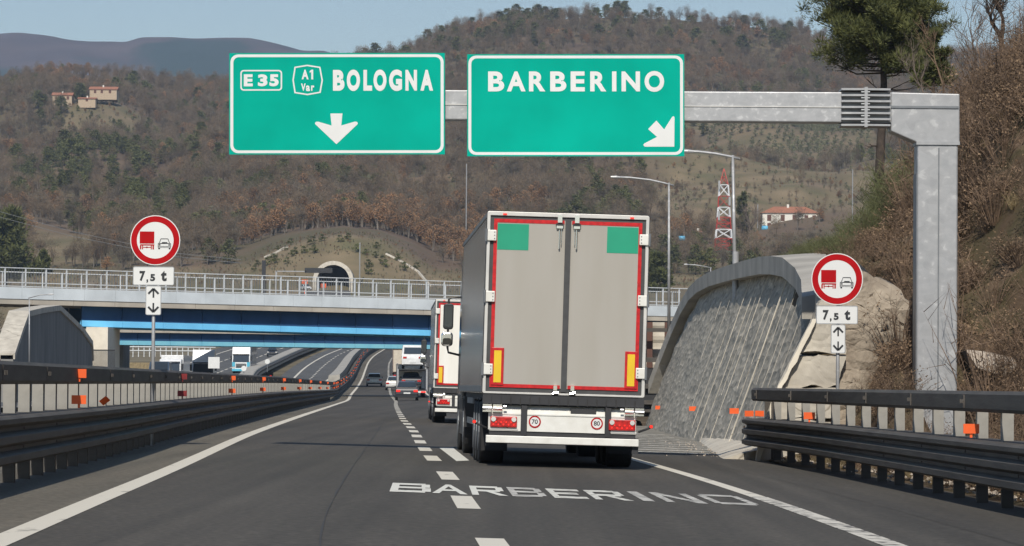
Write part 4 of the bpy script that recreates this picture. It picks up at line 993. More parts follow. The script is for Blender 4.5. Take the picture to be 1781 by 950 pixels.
    for x0_, x1_, nm in ((-1.15, -.66, 0), (-.56, .66, 0), (.76, 1.15, 0)):
        mb = MB(); mb.add([(x0_, -.04, z0_), (x1_, -.04, z0_), (x1_, -.04, z1_ - .1), (x0_, -.04, z1_ - .1), (x0_, .06, z1_ + .03), (x1_, .06, z1_ + .03), (x0_, .0, z0_), (x1_, .0, z0_), (x1_, .1, z1_ + .03), (x0_, .1, z1_ + .03)],
               [(0, 1, 2, 3), (3, 2, 5, 4), (0, 3, 4, 9, 6), (2, 1, 7, 8, 5), (1, 0, 6, 7), (4, 5, 8, 9), (6, 9, 8, 7)])
        mb.bb(x0_, x1_, -.052, -.0401, z1_ - .115, z1_ - .095)
        mb.build('rear_panel', M['white'], root)
    B('strut', M['chassis'], (-.655, -.565, -.06, .1, .5, 1.0), (.665, .755, -.06, .1, .5, 1.0))
    for sg in (-1, 1):
        a_, b_ = sorted((sg * .72, sg * 1.14)); lp = B('tail_light', M['lampred'], (a_, b_, -.085, -.04, .615, .785), bevel=.012)
        mb = MB(); mb.cyl((a_ + .05, -.1, .74), (a_ + .05, -.085, .74), .038, 16); mb.cyl((b_ - .05, -.1, .74), (b_ - .05, -.085, .74), .038, 16); mb.build('lamp_lens', M['lampclear'], lp)
        mb = MB()
        for k in range(9): mb.cyl((a_ + .05 + .04 * k, -.092, .655 + .04 * (k % 2)), (a_ + .05 + .04 * k, -.085, .655 + .04 * (k % 2)), .012, 8)
        mb.build('lamp_diode', M['brakelamp'], lp)
        B('lamp_frame', M['framew'], (a_ - .02, b_ + .02, -.05, -.041, .575, .60), (a_ - .03, a_ - .01, -.05, -.041, .575, .85))
        mb = MB(); mb.tube([(sg * 1.2, .05, .60), (sg * 1.3, -.02, .64), (sg * 1.39, -.03, .68)], .018, 8); mb.cyl((sg * 1.39, -.06, .69), (sg * 1.39, 0, .69), .032, 12)
        o = mb.build('side_marker_lamp', M['chassis'], root); MB().cyl((sg * 1.39, -.068, .69), (sg * 1.39, -.06, .69), .026, 12).build('lamp_lens', M['brakelamp'], o)
    if speed:
        for x, tx in ((-.44, '70'), (.535, '80')):
            d = MB().prism(circle(x, .715, .092, 28), Matrix.Translation((0, -.046, 0)), .005).build('speed_disc', M['signwhite'], root)
            mb = MB(); ring(mb, circle(x, .715, .096, 28), circle(x, .715, .074, 28), Matrix.Translation((0, -.049, 0)), .0028); mb.build('red_ring', M['signred'], d)
            mb = MB(); put_text(mb, tx, Matrix.Translation((0, -.0475, 0)), x - .048, x + .048, .68, .752, .02); mb.build('lettering', M['black'], d, recalc=False)
        B('number_plate_lamp', M['chassis'], (.12, .52, -.03, .03, .86, .94)); 
    B('bumper_gap', M['chassis'], (-1.15, 1.15, -.02, .1, .49, .56))
    B('bumper', M['white'], (-1.2, 1.2, -.07, .06, .37, .485), bevel=.01)
    B('bumper_bracket', M['chassis'], (-1.2, 1.2, .06, .12, .36, .5), (-.7, -.55, .05, 1.5, .5, .9), (.6, .75, .05, 1.5, .5, .9), (-1.2, -1.14, 0, .08, .32, .37), (1.1, 1.2, 0, .3, .25, .37))
    B('chassis', M['chassis'], (-.55, -.42, .3, tr_len - .5, .8, 1.12), (.42, .55, .3, tr_len - .5, .8, 1.12), (-1.2, 1.2, .3, tr_len - 2, 1.04, 1.13), (-1.1, 1.1, 1.4, 1.5, .5, 1.0), (-1.0, 1.0, 5.9, 6.1, .4, 1.0))
    for sg in (-1, 1): a_, b_ = sorted((sg * .80, sg * 1.22)); B('mud_flap', M['rubber'], (a_, b_, 1.55, 1.57, .22, .95))
    for y in (2.3, 3.6, 4.9):
        for sg in (-1, 1): wheel(root, sg * 1.04, y, .40, .51)
        MB().cyl((-.9, y, .5), (.9, y, .5), .09, 10).build('axle', M['chassis'], root)
        B('mudguard', M['chassis'], (-1.24, -.82, y - .5, y + .5, 1.03, 1.06)); B('mudguard', M['chassis'], (.82, 1.24, y - .5, y + .5, 1.03, 1.06))
    B('underbody_shade', M['chassis'], (-.85, .85, 1.7, 5.5, .42, .95), (-1.2, 1.2, 5.6, 5.7, .3, 1.0))  # dark boxes added to deepen the shade under the trailer
    B('side_guard', M['galv_dark'], (-1.25, -1.22, 5.8, 9.0, .95, 1.05), (-1.25, -1.22, 5.8, 9.0, .6, .7), (1.22, 1.25, 5.8, 9.0, .95, 1.05), (1.22, 1.25, 5.8, 9.0, .6, .7))
    B('fuel_tank', M['navy'], (-1.2, -.7, 11.9, 13.0, .45, 1.0), (.7, 1.2, 11.9, 13.0, .45, 1.0), bevel=.08)
    # tractor
    L_ = tr_len
    mb = MB(); mb.prism([(L_ + .45, .55), (L_ + 2.65, .45), (L_ + 2.75, 1.6), (L_ + 2.5, 3.0), (L_ + 1.9, 3.75), (L_ + .45, 3.8)], Matrix(((0, 1, 0, -1.24), (1, 0, 0, 0), (0, 0, 1, 0), (0, 0, 0, 1))), 2.48)
    cb = mb.build('cab', M['white'] if doorm is M['doorwhite'] else M['cardark'], root, bevel=.06)
    B('cab_window', M['glass'], (-1.245, -1.24, L_ + 1.3, L_ + 2.4, 2.0, 2.75), (1.24, 1.245, L_ + 1.3, L_ + 2.4, 2.0, 2.75), parent=cb)
    B('side_skirt', M['cardark'], (-1.24, -1.20, L_ - 1.2, L_ + .4, .35, 1.0), (1.2, 1.24, L_ - 1.2, L_ + .4, .35, 1.0))
    for y in (L_ - 2.1, L_ + 1.6):
        for sg in (-1, 1): wheel(root, sg * 1.06, y, .36, .5)
    B('mudguard', M['chassis'], (-1.25, -.9, L_ - 2.75, L_ - 1.5, 1.02, 1.06), (-1.25, -.9, L_ - 2.78, L_ - 2.72, .5, 1.02)); B('mudguard', M['chassis'], (.9, 1.25, L_ - 2.75, L_ - 1.5, 1.02, 1.06))
    if mirror:
        for sg in (-1, 1):
            mx_ = sg * 1.475; my = L_ + 2.2
            mr_ = MB(); mr_.prism(rrect(mx_ - .10, mx_ + .10, 2.35, 2.86, .06), Matrix.Translation((0, my, 0)), .09)
            m1 = mr_.build('mirror', M['black'], root, bevel=.02)
            MB().prism(rrect(mx_ - .075, mx_ + .075, 2.40, 2.81, .04), Matrix.Translation((0, my - .004, 0)), .004).build('mirror_glass', M['glass'], m1)
            mr_ = MB(); mr_.prism(rrect(mx_ - .13, mx_ + .10, 2.02, 2.30, .07), Matrix.Translation((0, my, 0)), .12); m2 = mr_.build('mirror', M['chrome'], root, bevel=.03)
            MB().prism(rrect(mx_ - .10, mx_ + .07, 2.05, 2.18, .04), Matrix.Translation((0, my - .004, 0)), .004).build('mirror_glass', M['glass'], m2)
            MB().tube([(sg * 1.22, my + .05, 3.0), (mx_, my + .05, 2.95), (mx_, my + .06, 2.0), (mx_ + -sg * .02, my + .06, 1.9), (sg * 1.22, my + .06, 1.85)], .022, 8).build('mirror_bracket', M['chassis'], root)
    return root
c = W(984, 690, 63.2)
T1 = lorry(.795, 63.2, road_z(.795, 63.2), R(2.25), math.atan(.0225), M['doorgrey'], M['truckside'], 'big grey-doored articulated lorry with two green stickers and speed discs, nearest in the lane')
T2 = lorry(-1.27, 130.0, road_z(-1.27, 130), R(1.75), math.atan(.0225), M['doorwhite'], M['truckside'], 'white-doored articulated lorry with red tape driving just ahead of the big grey one', stickers=False, speed=False)

# ------------------------------------------------------------------ cars and far lorries
def car(name, X, Y, rz, paint, label, zg=None, rear=True, brake=False, van=False, scale=1.0, cat='car'):
    root = empty(name, (X, Y, prof(Y) - (xfall(Y) * X if X > -24 else 0) if zg is None else zg), rz=rz, label=label, cat=cat); root.scale = (scale,) * 3
    w = .88; Ln = 4.4
    if van: sect = [(0, .35, .9), (0, .9, .92), (.03, 1.0, .92), (.12, 1.95, .80), (3.3, 1.98, .80), (4.3, 1.15, .84), (5.0, .95, .84), (5.1, .4, .88)]; Ln = 5.1
    mb = MB()
    def loft(prof_, name_, m_, parent):
        """closed outline in y,z with half width per point"""
        n = len(prof_); vs = [(-wd, y, z) for y, z, wd in prof_] + [(wd, y, z) for y, z, wd in prof_]
        q = MB(); q.add(vs, [tuple(range(n)), tuple(range(2*n-1, n-1, -1))] + [(k, n+k, n+(k+1) % n, (k+1) % n) for k in range(n)])
        return q.build(name_, m_, parent, bevel=.04)
    if not van:
        body = loft([(.05, .30, .84), (0, .50, .87), (.02, .78, .87), (.1, .95, .84), (.55, 1.0, .83), (3.1, .98, .83), (4.1, .86, .82), (4.38, .62, .84), (4.4, .32, .82)], 'body', paint, root)
        loft([(.38, .98, .80), (.75, 1.42, .62), (1.5, 1.50, .60), (2.3, 1.46, .60), (3.15, .97, .78)], 'cabin', paint, root)
        mb = MB(); mb.add([(-.70, .42, 1.03), (.70, .42, 1.03), (.58, .70, 1.39), (-.58, .70, 1.39)], [(0, 1, 2, 3)]); [mb.v.__setitem__(i, (v[0], v[1] - .045, v[2] + .02)) for i, v in enumerate(mb.v)]
        mb.build('rear_window', M['glass'], root)
        mb = MB(); mb.add([(-.70, 3.08, 1.04), (.70, 3.08, 1.04), (.57, 2.4, 1.44), (-.57, 2.4, 1.44)], [(3, 2, 1, 0)]); [mb.v.__setitem__(i, (v[0], v[1] + .05, v[2] + .03)) for i, v in enumerate(mb.v)]
        mb.build('windscreen', M['glass'], root)
        mb = MB()
        for sg in (-1, 1): mb.add([(sg * .815, .8, 1.03), (sg * .815, 2.85, 1.03), (sg * .66, 2.2, 1.42), (sg * .66, .95, 1.40)], [(0, 1, 2, 3)])
        mb.build('side_window', M['glass'], root)
        hz = .72
    else:
        loft([(.03, .35, .93), (0, .9, .95), (.05, 1.2, .95), (.15, 2.05, .84), (3.2, 2.08, .84), (4.3, 1.25, .9), (5.0, 1.0, .88), (5.1, .4, .9)], 'body', paint, root)
        mb = MB(); mb.add([(-.76, .055, 1.30), (.76, .055, 1.30), (.72, .12, 1.85), (-.72, .12, 1.85)], [(0, 1, 2, 3)]); [mb.v.__setitem__(i, (v[0], v[1] - .03, v[2])) for i, v in enumerate(mb.v)]
        mb.build('rear_window', M['glass'], root)
        mb = MB(); mb.add([(-.78, 4.22, 1.36), (.78, 4.22, 1.36), (.72, 3.32, 2.02), (-.72, 3.32, 2.02)], [(3, 2, 1, 0)]); [mb.v.__setitem__(i, (v[0], v[1] + .04, v[2] + .02)) for i, v in enumerate(mb.v)]
        mb.build('windscreen', M['glass'], root); hz = .95
    for sg in (-1, 1):
        lx0, lx1 = sorted((sg * .83, sg * .52))
        MB().bb(lx0, lx1, -.03, .03, hz - .06, hz + .1).build('tail_light', M['brakelamp'] if brake else M['lampred'], root)
        MB().bb(lx0, lx1, Ln - .07, Ln + .01, hz - .08, hz + .06).build('headlight', M['lampclear'], root)
        MB().bb(sg * .88 - .07, sg * .88 + .07, 2.75, 2.9, .98, 1.12).build('mirror', M['black'], root)
        for y in (.85, Ln - .95): 
            wh = MB().cyl((sg * .70, y, .32), (sg * .89, y, .32), .32, 18).build('wheel', M['rubber'], root)
    MB().bb(-.26, .26, -.02, 0, .52, .63).build('number_plate', M['signwhite'], root)
    MB().bb(-.80, .80, -.03, .05, .26, .40).build('bumper', M['black'], root)
    MB().bb(-.5, .5, Ln - .02, Ln + .02, .40, .58).build('grille', M['black'], root)
    return root
car('car', -8.05, 311, R(2), M['cardark'], 'dark car with bright red brake lights just beside the white-doored lorry', brake=True)
car('car', -15.3, 450, R(2.2), M['carsilver'], 'silver car driving alone in the left lane under the bridges')
car('car', -12.15, 418, R(2.2), M['carsilver'], 'small pale car waiting just left of the car transporter')
car('car', -39.6, 668, R(182), M['carblack'], 'black oncoming car on the carriageway beyond the blue and white lorry', zg=prof(668) + .03)
car('van', -38.6, 445, R(181), M['navy'], 'dark blue van seen over the left guard rail near the bridge pier', zg=prof(445) + .03, van=True, scale=1.25, cat='van')
# car transporter with its load
tx, ty = -8.55, 348
root = empty('car_transporter', (tx, ty, prof(ty)), rz=R(2.1), label='two-deck car transporter lorry carrying cars ahead of the dark braking car', cat='lorry')
mb = MB()
mb.bb(-1.25, 1.25, 0, 11, .62, .74); mb.bb(-1.25, 1.25, 0.2, 13, 2.42, 2.52)
o = mb.build('deck', M['chassis'], root)
mb = MB()
for sg in (-1, 1):
    for y in (.1, 3.6, 7.2, 10.8): mb.bb(sg * 1.25 - .07, sg * 1.25 + .07, y - .08, y + .08, .6, 3.0 if y > .2 else 2.5)
    mb.tube([(sg * 1.25, .2, .9), (sg * 1.25, 3.6, 2.4)], .05, 6); mb.bb(sg * 1.25 - .03, sg * 1.25 + .03, .1, 11, 2.95, 3.0)
mb.build('frame', M['galv'], root)
MB().bb(-1.2, 1.2, -.08, .0, .45, .62).build('bumper', M['white'], root)
for sg in (-1, 1):
    a_, b_ = sorted((sg * .75, sg * 1.15)); MB().bb(a_, b_, -.11, -.08, .48, .6).build('tail_light', M['brakelamp'], root)
    for y in (3.2, 4.4, 10.2): wheel(root, sg * 1.0, y, .3, .42)
MB().bb(-1.24, 1.24, 12, 14, .4, 3.0).build('cab', M['carwhite'], root)
car('van', tx + .0, ty + .5, R(2.1), M['carwhite'], 'white people carrier riding on the upper deck of the car transporter', zg=prof(ty) + 2.53, van=True, cat='van')
car('car', tx - .1, ty + .6, R(2.1), M['carblack'], 'black car riding on the lower deck of the car transporter', zg=prof(ty) + .75)
def box_lorry_rear(X, Y, label):
    root = empty('box_lorry', (X, Y, prof(Y)), rz=R(2), label=label, cat='lorry')
    MB().bb(-1.25, 1.25, 0, 12, 1.0, 3.95).build('trailer_body', M['beige'], root, bevel=.03)
    mb = MB(); ring(mb, rrect(-1.25, 1.25, 1.0, 3.95, .03), rrect(-1.17, 1.17, 1.08, 3.8, .02), Matrix.Translation((0, -.03, 0)), .028); mb.build('rear_frame', M['brownrust'], root)
    MB().bb(-1.2, 1.2, -.02, .06, .45, .6).bb(-1.1, 1.1, .1, 11, .7, .98).build('bumper', M['chassis'], root)
    for sg in (-1, 1):
        a_, b_ = sorted((sg * .8, sg * 1.15)); MB().bb(a_, b_, -.05, -.02, .5, .7).build('tail_light', M['lampred'], root)
        for y in (2.2, 3.5, 10): wheel(root, sg * 1.04, y, .38, .5)
    MB().bb(-1.22, 1.22, 12.5, 14.6, .5, 3.4).build('cab', M['carwhite'], root, bevel=.08)
box_lorry_rear(-13.5, 500, 'beige box lorry at the head of the queue beyond the bridges')
def lorry_front(X, Y, cabm, bodym, label, name='lorry', cab_h=3.3, body_h=3.9, body_w=1.25, lowm=None, extras=0):
    """oncoming lorry: origin under the front bumper, body runs away from the camera"""
    root = empty(name, (X, Y, prof(Y) + .03), rz=R(-1), label=label, cat='lorry')
    mb = MB(); mb.prism([(0, .35), (-.04, 1.4), (.2, 2.5), (.75, cab_h), (2.1, cab_h), (2.1, .5)][::-1], Matrix(((0, 1, 0, -1.22), (1, 0, 0, 0), (0, 0, 1, 0), (0, 0, 0, 1))), 2.44); cb = mb.build('cab', cabm, root, bevel=.08)
    mb = MB(); mb.add([(-1.1, -.06, 1.50), (1.1, -.06, 1.50), (1.06, .16, 2.45), (-1.06, .16, 2.45)], [(0, 1, 2, 3)]); mb.build('windscreen', M['glass'], cb)
    MB().bb(-1.12, 1.12, .0, .12, 2.5, 2.62).build('sun_visor', M['chassis'], cb)
    mb = MB()
    for k in range(4): mb.bb(-.7, .7, -.07, -.03, .75 + .15 * k, .85 + .15 * k)
    mb.build('grille', M['chassis'], cb)
    MB().bb(-1.22, 1.22, -.1, .1, .28, .62).build('bumper', lowm or cabm, cb, bevel=.03)
    for sg in (-1, 1):
        a_, b_ = sorted((sg * .78, sg * 1.14)); MB().bb(a_, b_, -.115, -.09, .62, .84).build('headlight', M['lampclear'], cb)
        MB().bb(sg * 1.36 - .11, sg * 1.36 + .11, .3, .42, 1.7, 2.35).build('mirror', M['black'], cb)
        for y in (1.0, 4.6, 8): wheel(root, sg * 1.02, y, .3, .5)
        if lowm: MB().bb(sg * 1.0 - .2, sg * 1.0 + .2, -.075, -.03, .9, 1.5).build('side_trim', lowm, cb)
    if bodym: MB().bb(-body_w, body_w, 2.5, 10.5, .95, body_h).build('cargo_body', bodym, root, bevel=.03)
    MB().bb(-.9, .9, .5, 10.4, .6, .9).build('chassis', M['chassis'], root)
    return root
lorry_front(-36.6, 545, M['carwhite'], M['navy'], 'white and sky blue oncoming lorry below the lower blue girder', lowm=M['skyblue'], cab_h=3.9, body_h=3.6)
lorry_front(-38.0, 448, M['carwhite'], M['carwhite'], 'white box lorry seen over the guard rail beside the left sign post', cab_h=2.9, body_h=3.35)
lorry_front(-33.7, 440, M['carwhite'], None, 'white tipper lorry with a raised silver frame behind its cab', cab_h=4.0, lowm=M['brownrust'])
p = W(372, 631, 425); o = empty('white_sign', (p.x, p.y, prof(425)), label='blank white square sign board right of the white tipper lorry', cat='road sign')
MB().bb(-.6, .6, 0, .04, p.z - prof(425) - .6, p.z - prof(425) + .6).build('panel', M['signwhite'], o); MB().cyl((0, .08, -.2), (0, .08, p.z - prof(425) + .5), .06, 8).build('post', M['galv_dark'], o)
# small fittings in the median of the far carriageways
def small_sign(px, py0, py1, Y, label, m_):
    p, q_ = W(px, py0, Y), W(px, py1, Y); o = empty('marker_sign', (p.x, p.y, q_.z), label=label, cat='road sign')
    MB().prism(circle(0, p.z - q_.z, .32, 20), I4, .03).build('disc', m_, o); MB().cyl((0, .05, 0), (0, .05, p.z - q_.z), .05, 8).build('post', M['galv_dark'], o)
small_sign(465, 629, 652, 520, 'tiny round sign on a thin post on the concrete barrier by the black car', M['signwhite'])
small_sign(424, 641, 655, 480, 'tiny round sign on a thin post below the blue and white lorry', M['signwhite'])
p = W(470, 653, 440); MB().bb(p.x - .35, p.x + .35, p.y, p.y + .3, p.z - .5, p.z + .3)
o = MB().bb(p.x - .4, p.x + .3, 440, 440.4, p.z - .9, p.z + .35).bb(p.x - .15, p.x + .05, 440.1, 440.3, p.z - 1.5, p.z - .9).build('warning_lamp', M['chassis'])
tag(o, 'dark warning lamp box with a red light on the barrier end', 'lamp'); MB().cyl((p.x + .05, 439.93, p.z - .2), (p.x + .05, 440, p.z - .2), .2, 14).build('lamp_lens', M['brakelamp'], o)
# service fence under the bridge on the far left
o = empty('service_fence', label='grey post and rail fence on the far verge seen under the lower girder', cat='fence')
for k in range(17):
    p = W(212 + k * 9.6, 614.5 - k * .05, 640); MB().bb(p.x - .06, p.x + .06, 640, 640.1, p.z - .6, W(212, 601, 640).z).build('post', M['railing'], o)
a, b = W(205, 602, 640), W(375, 602, 640); MB().bb(a.x, b.x, 639.9, 640, a.z - .15, a.z).bb(a.x, b.x, 639.9, 640, a.z - .75, a.z - .62).build('rail', M['railing'], o)
tag(MB().bb(-95, -47.5, 560, 636, 0, 4.2).build('dry_verge', M['drygrass']), kind='structure')

# ------------------------------------------------------------------ street lamps
def lamp(px0, pyb, pxt, pyt, Y, arm, r_, label, foot=None, zb=None):
    b = W(px0, pyb, Y); t_ = W(pxt, pyt, Y); o = empty('street_lamp', b, label=label, cat='street lamp'); t_ -= b
    MB().cyl((0, 0, -.1), t_, r_, 10, r_ * .6).build('pole', M['galv'], o, smooth=True)
    pts = [W(x, y, Y) - b for x, y in arm]
    MB().tube(pts, r_ * .62, 8, r_ * .55).build('arm', M['galv'], o, smooth=True)
    e = pts[0]; d = (pts[1] - pts[0]).normalized()
    mb = MB(); mb.tube([e - d * .02, e + d * .22, e + d * .42], lambda t: r_ * (.6 if t < .1 else .95 if t < .9 else .5), 8); l_ = mb.build('lamp_head', M['galv'], o)
    if foot:
        fb = MB(); fb.cyl((0, 0, -.12), (0, 0, foot), r_ * 1.35, 12); fb.build('pole_foot', M['galv'], o)
    return o, b
o, b = lamp(1279, 522, 1274.5, 270, 108, [(1182, 263), (1215, 264), (1245, 267.5), (1270, 272.5), (1287, 277)], .062, 'tall grey street lamp standing on the coping of the stone slope', foot=1.3)
MB().bb(.14, .45, -.1, .15, -.1, .95).build('junction_box', M['galv'], o, bevel=.02)
MB().tube([(.2, 0, -.1), (.12, 0, -.35), (.0, .1, -.45)], .03, 6).build('cable', M['chassis'], o)
lamp(1163.5, 578, 1163.5, 318, 171, [(1063, 308), (1095, 309), (1130, 313), (1155, 318.5), (1172, 323)], .075, 'grey street lamp right of the big lorry with curved arm over its roof')
lamp(1236, 500, 1236, 466, 400, [(1190, 460), (1210, 461), (1238, 466)], .09, 'small distant street lamp left of the arched coping')
lamp(51, 640, 51, 517, 250, [(93, 512), (70, 513), (49, 519)], .055, 'thin street lamp in front of the dark concrete wing wall')
for px, y0, y1, Y, lb_ in ((811.5, 285, 340, 1150, 'thin pale pole on the wooded slope under the gap between the signs'), (1483, 295, 330, 1180, 'thin white pole on the ochre hillside right of the farmhouse'),
                       (626, 422, 482, 1010, 'thin grey pole above the tunnel mouth on its right'), (1318, 355, 398, 1290, 'short dark pole beside the white farmhouse')):
    a, b = W(px, y0, Y), W(px, y1 + 3, Y); b.z = min(b.z, hill_z(px, Y)); MB_ = MB().cyl((a.x, Y, b.z), (a.x, Y, a.z), .16, 6)
    tag(MB_.build('utility_pole', M['galv']), lb_, 'pole')

# ------------------------------------------------------------------ lattice tower
TY = 1200; base = W(1258, 500, TY); topz = W(1258, 294, TY).z; base.z = hill_z(1258, TY) - .5
o = empty('lattice_tower', base, label='red and white lattice mast standing behind the arched coping left of the farmhouse', cat='tower')
Hh = topz - base.z; s_ = F / TY
def half(z): t_ = z / Hh; return (16 + (10.5 - 16) * min(1, t_ / .45)) / s_ if t_ < .45 else (10.5 + (8 - 10.5) * min(1, (t_ - .45) / .33)) / s_ if t_ < .78 else (8 * (1 - (t_ - .78) / .22) + .4) / s_
zs = [W(1258, y, TY).z - base.z for y in (437, 415, 399.5, 378, 361, 341.5, 322, 310, 294)]
bands = [('towergreen', 0, zs[0]), ('towerred', zs[0], zs[1]), ('towerwhite', zs[1], zs[2]), ('towerred', zs[2], zs[3]), ('towerwhite', zs[3], zs[4]), ('towerred', zs[4], zs[5]), ('towerwhite', zs[5], zs[6]), ('towerred', zs[6], zs[8])]
for mn, za, zb in bands:
    mb = MB(); nseg = max(1, round((zb - za) / 2.4)); r_ = .11 if mn != 'towerwhite' else .20
    for k in range(nseg):
        a_, b_ = za + (zb - za) * k / nseg, za + (zb - za) * (k + 1) / nseg; ha, hb = half(a_), half(b_)
        cs = [(-1, -1), (1, -1), (1, 1), (-1, 1)]
        for i in range(4):
            (x, y), (x2, y2) = cs[i], cs[(i+1) % 4]
            mb.tube([(x*ha, y*ha, a_), (x*hb, y*hb, b_)], r_, 4, cap=False); mb.tube([(x*ha, y*ha, a_), (x2*hb, y2*hb, b_)], r_ * .6, 4, cap=False); mb.tube([(x2*ha, y2*ha, a_), (x*hb, y*hb, b_)], r_ * .6, 4, cap=False)
            mb.tube([(x*hb, y*hb, b_), (x2*hb, y2*hb, b_)], r_ * .6, 4, cap=False)
    mb.build('lattice_section', M[mn], o)
for dx, z in ((-8.5, 322), (9.5, 350), (-9, 375)):
    z_ = W(1258, z, TY).z - base.z; MB().bb(dx / s_ - .3, dx / s_ + .3, -2.2, -1.8, z_ - 1.4, z_ + 1.2).build('antenna', M['galv'], o)

# ------------------------------------------------------------------ houses
def house(name, px0, px1, pye, pyb, Y, depth, roof_py, wallm, label, wins=(), hip=True, rz=0, win_h=(.55, .85)):
    a, b = W(px0, pyb, Y), W(px1, pye, Y); w = b.x - a.x; he = b.z - a.z; hr = W(px0, roof_py, Y).z - a.z
    o = empty(name, ((a.x + b.x) / 2, Y, a.z), rz=rz, label=label, cat='house')
    MB().bb(-w/2, w/2, 0, depth, -3, he).build('wall', wallm, o)
    e_ = .5; mb = MB(); r0 = w * .22 if hip else 0
    vs = [(-w/2 - e_, -e_, he), (w/2 + e_, -e_, he), (w/2 + e_, depth + e_, he), (-w/2 - e_, depth + e_, he), (-w/2 + r0 - (0 if hip else e_), depth/2, hr), (w/2 - r0 + (0 if hip else e_), depth/2, hr)]
    mb.add(vs, [(0, 1, 5, 4), (1, 2, 5), (2, 3, 4, 5), (3, 0, 4), (3, 2, 1, 0)]); rf_ = mb.build('roof', M['tile'], o)
    MB().bb(-w * .05, -w * .05 + .7, depth * .4, depth * .4 + .7, hr - .5, hr + .7).build('chimney', M['whitewall'], rf_)
    for u, v, ww, hh in wins:
        x = -w/2 + w * u; z = he * v; f = MB().bb(x - ww/2, x + ww/2, -.06, .02, z - hh/2, z + hh/2).build('window', M['shutter'], o)
    return o
hs = house('farmhouse', 1326, 1424, 371, 401, 1290, 11, 358, M['whitewall'], 'white two storey farmhouse with a hipped tile roof right of the mast', [(.12, .72, 1.3, 2), (.36, .72, 1.3, 2), (.57, .72, 1.3, 2), (.78, .74, 1.2, 1.6), (.92, .74, 1.2, 1.6), (.12, .25, 1.2, 2), (.42, .25, 1.2, 2), (.65, .25, 1.2, 2)])
house('farm_annex', 1426, 1468, 380, 400, 1298, 8, 372, M['whitewall'], 'low white annex with a tile roof joined to the right of the farmhouse', [(.2, .6, 1, 1.2), (.5, .6, 1, 1.2), (.8, .6, 1, 1.2)])
house('stone_house', 91, 125, 166, 175, 2030, 9, 160, M['stonewall'], 'left stone farmhouse with orange roof on the far wooded ridge', [(.2, .5, 1.2, 1.6), (.5, .5, 1.2, 1.6), (.8, .5, 1.2, 1.6)], hip=False)
house('stone_house', 156, 203, 156, 163, 2040, 10, 149.5, M['stonewall'], 'right pale farmhouse with orange roof higher on the far wooded ridge', [(.2, .5, 1.2, 1.6), (.45, .5, 1.2, 1.6), (.75, .5, 1.2, 1.6)], hip=False)
house('stone_house', 136, 166, 172, 177, 2025, 7, 168.5, M['stonewall'], 'low stone outbuilding below the pale farmhouse on the far ridge', [(.5, .5, 1.2, 1.2)], hip=False)
house('shed', 1207, 1219, 404, 411, 1240, 3, 401, M['stonewall'], 'tiny pale garden shed left of the lattice mast', [(.5, .5, .6, .8)], hip=False)
for px, py, Y, lb_ in ((1186, 415, 1235, 'light blue plastic water tank left of the garden shed'), (1330, 397, 1280, 'light blue tank at the foot of the farmhouse wall')):
    p = W(px, py, Y); mb = MB(); mb.tube([(p.x - 1, Y, p.z), (p.x - .9, Y, p.z), (p.x + .9, Y, p.z), (p.x + 1, Y, p.z)], lambda t: .5 if t in (0, 1) else .8, 14); tag(mb.build('water_tank', M['bluetank'], smooth=True), lb_, 'tank')

# ------------------------------------------------------------------ tunnel
PY = 1004; s_ = F / PY; c = W(579, 516, PY); rad_o = 35.5 / s_; rad_i = 28.5 / s_; zc = W(579, 489, PY).z
def arch(rad, n=18, zb=None): return [(c.x + rad * math.cos(math.pi * k / n), zc + rad * math.sin(math.pi * k / n)) for k in range(n + 1)] + [(c.x - rad, zb), (c.x + rad, zb)]
o = empty('tunnel_portal', label='round concrete tunnel mouth in the grassy mound above the bridge railing', cat='tunnel portal')
def ringmesh(Ya, Yb, name, m_, ro, ri, lean=0):
    mb = MB(); A_ = arch(ro, zb=c.z - 2)[:-2]; B_ = arch(ri, zb=c.z - 2)[:-2]
    A_ = [(c.x + ro, c.z - 2)] + A_ + [(c.x - ro, c.z - 2)]; B_ = [(c.x + ri, c.z - 2)] + B_ + [(c.x - ri, c.z - 2)]; n = len(A_)
    vs = [(x, Y_ + lean * max(0, z - zc), z) for Y_ in (Ya, Yb) for x, z in A_ + B_]
    fs = []
    for k in range(n - 1):
        fs += [(k, k+1, n+k+1, n+k), (2*n+k, 3*n+k, 3*n+k+1, 2*n+k+1), (k, 2*n+k, 2*n+k+1, k+1), (n+k, n+k+1, 3*n+k+1, 3*n+k)]
    mb.add(vs, fs); return mb.build(name, m_, o)
ringmesh(PY, PY + 3, 'portal_ring', M['concrete_pale'], rad_o, rad_i, .3)
ringmesh(PY + 3, PY + 45, 'lining', M['concrete_dark'], rad_o - .15, rad_i, .0)
mb = MB(); mb.bb(c.x - rad_i, c.x + rad_i, PY + 30, PY + 30.3, c.z - 2, zc + rad_i); mb.build('dark_backing', M['black'], o)  # black sheet standing in for the darkness deep in the tunnel
mb = MB()
q = [W(480, 508, 985), W(612, 508, 985), W(608, 505, 1005), W(552, 505, 1005)]
mb.add([(v.x, v.y, hill_z(579, v.y) + .3) for v in q] + [(v.x, v.y, hill_z(579, v.y) - 1) for v in q], [(0, 1, 2, 3), (0, 4, 5, 1), (3, 2, 6, 7), (1, 5, 6, 2), (0, 3, 7, 4)])
tag(mb.build('road', M['asphalt_far']), kind='structure')
o = empty('sign_gantry', label='small dark gantry with a flat board in front of the tunnel mouth', cat='gantry')
a, b = W(530, 466, 960), W(578, 475, 960); MB().bb(a.x, b.x, 960, 960.5, b.z, a.z).build('board', M['chassis'], o)
a, b = W(480, 471, 960), W(532, 473, 960); MB().bb(a.x, b.x, 960, 960.3, b.z, a.z).build('beam', M['galv'], o)
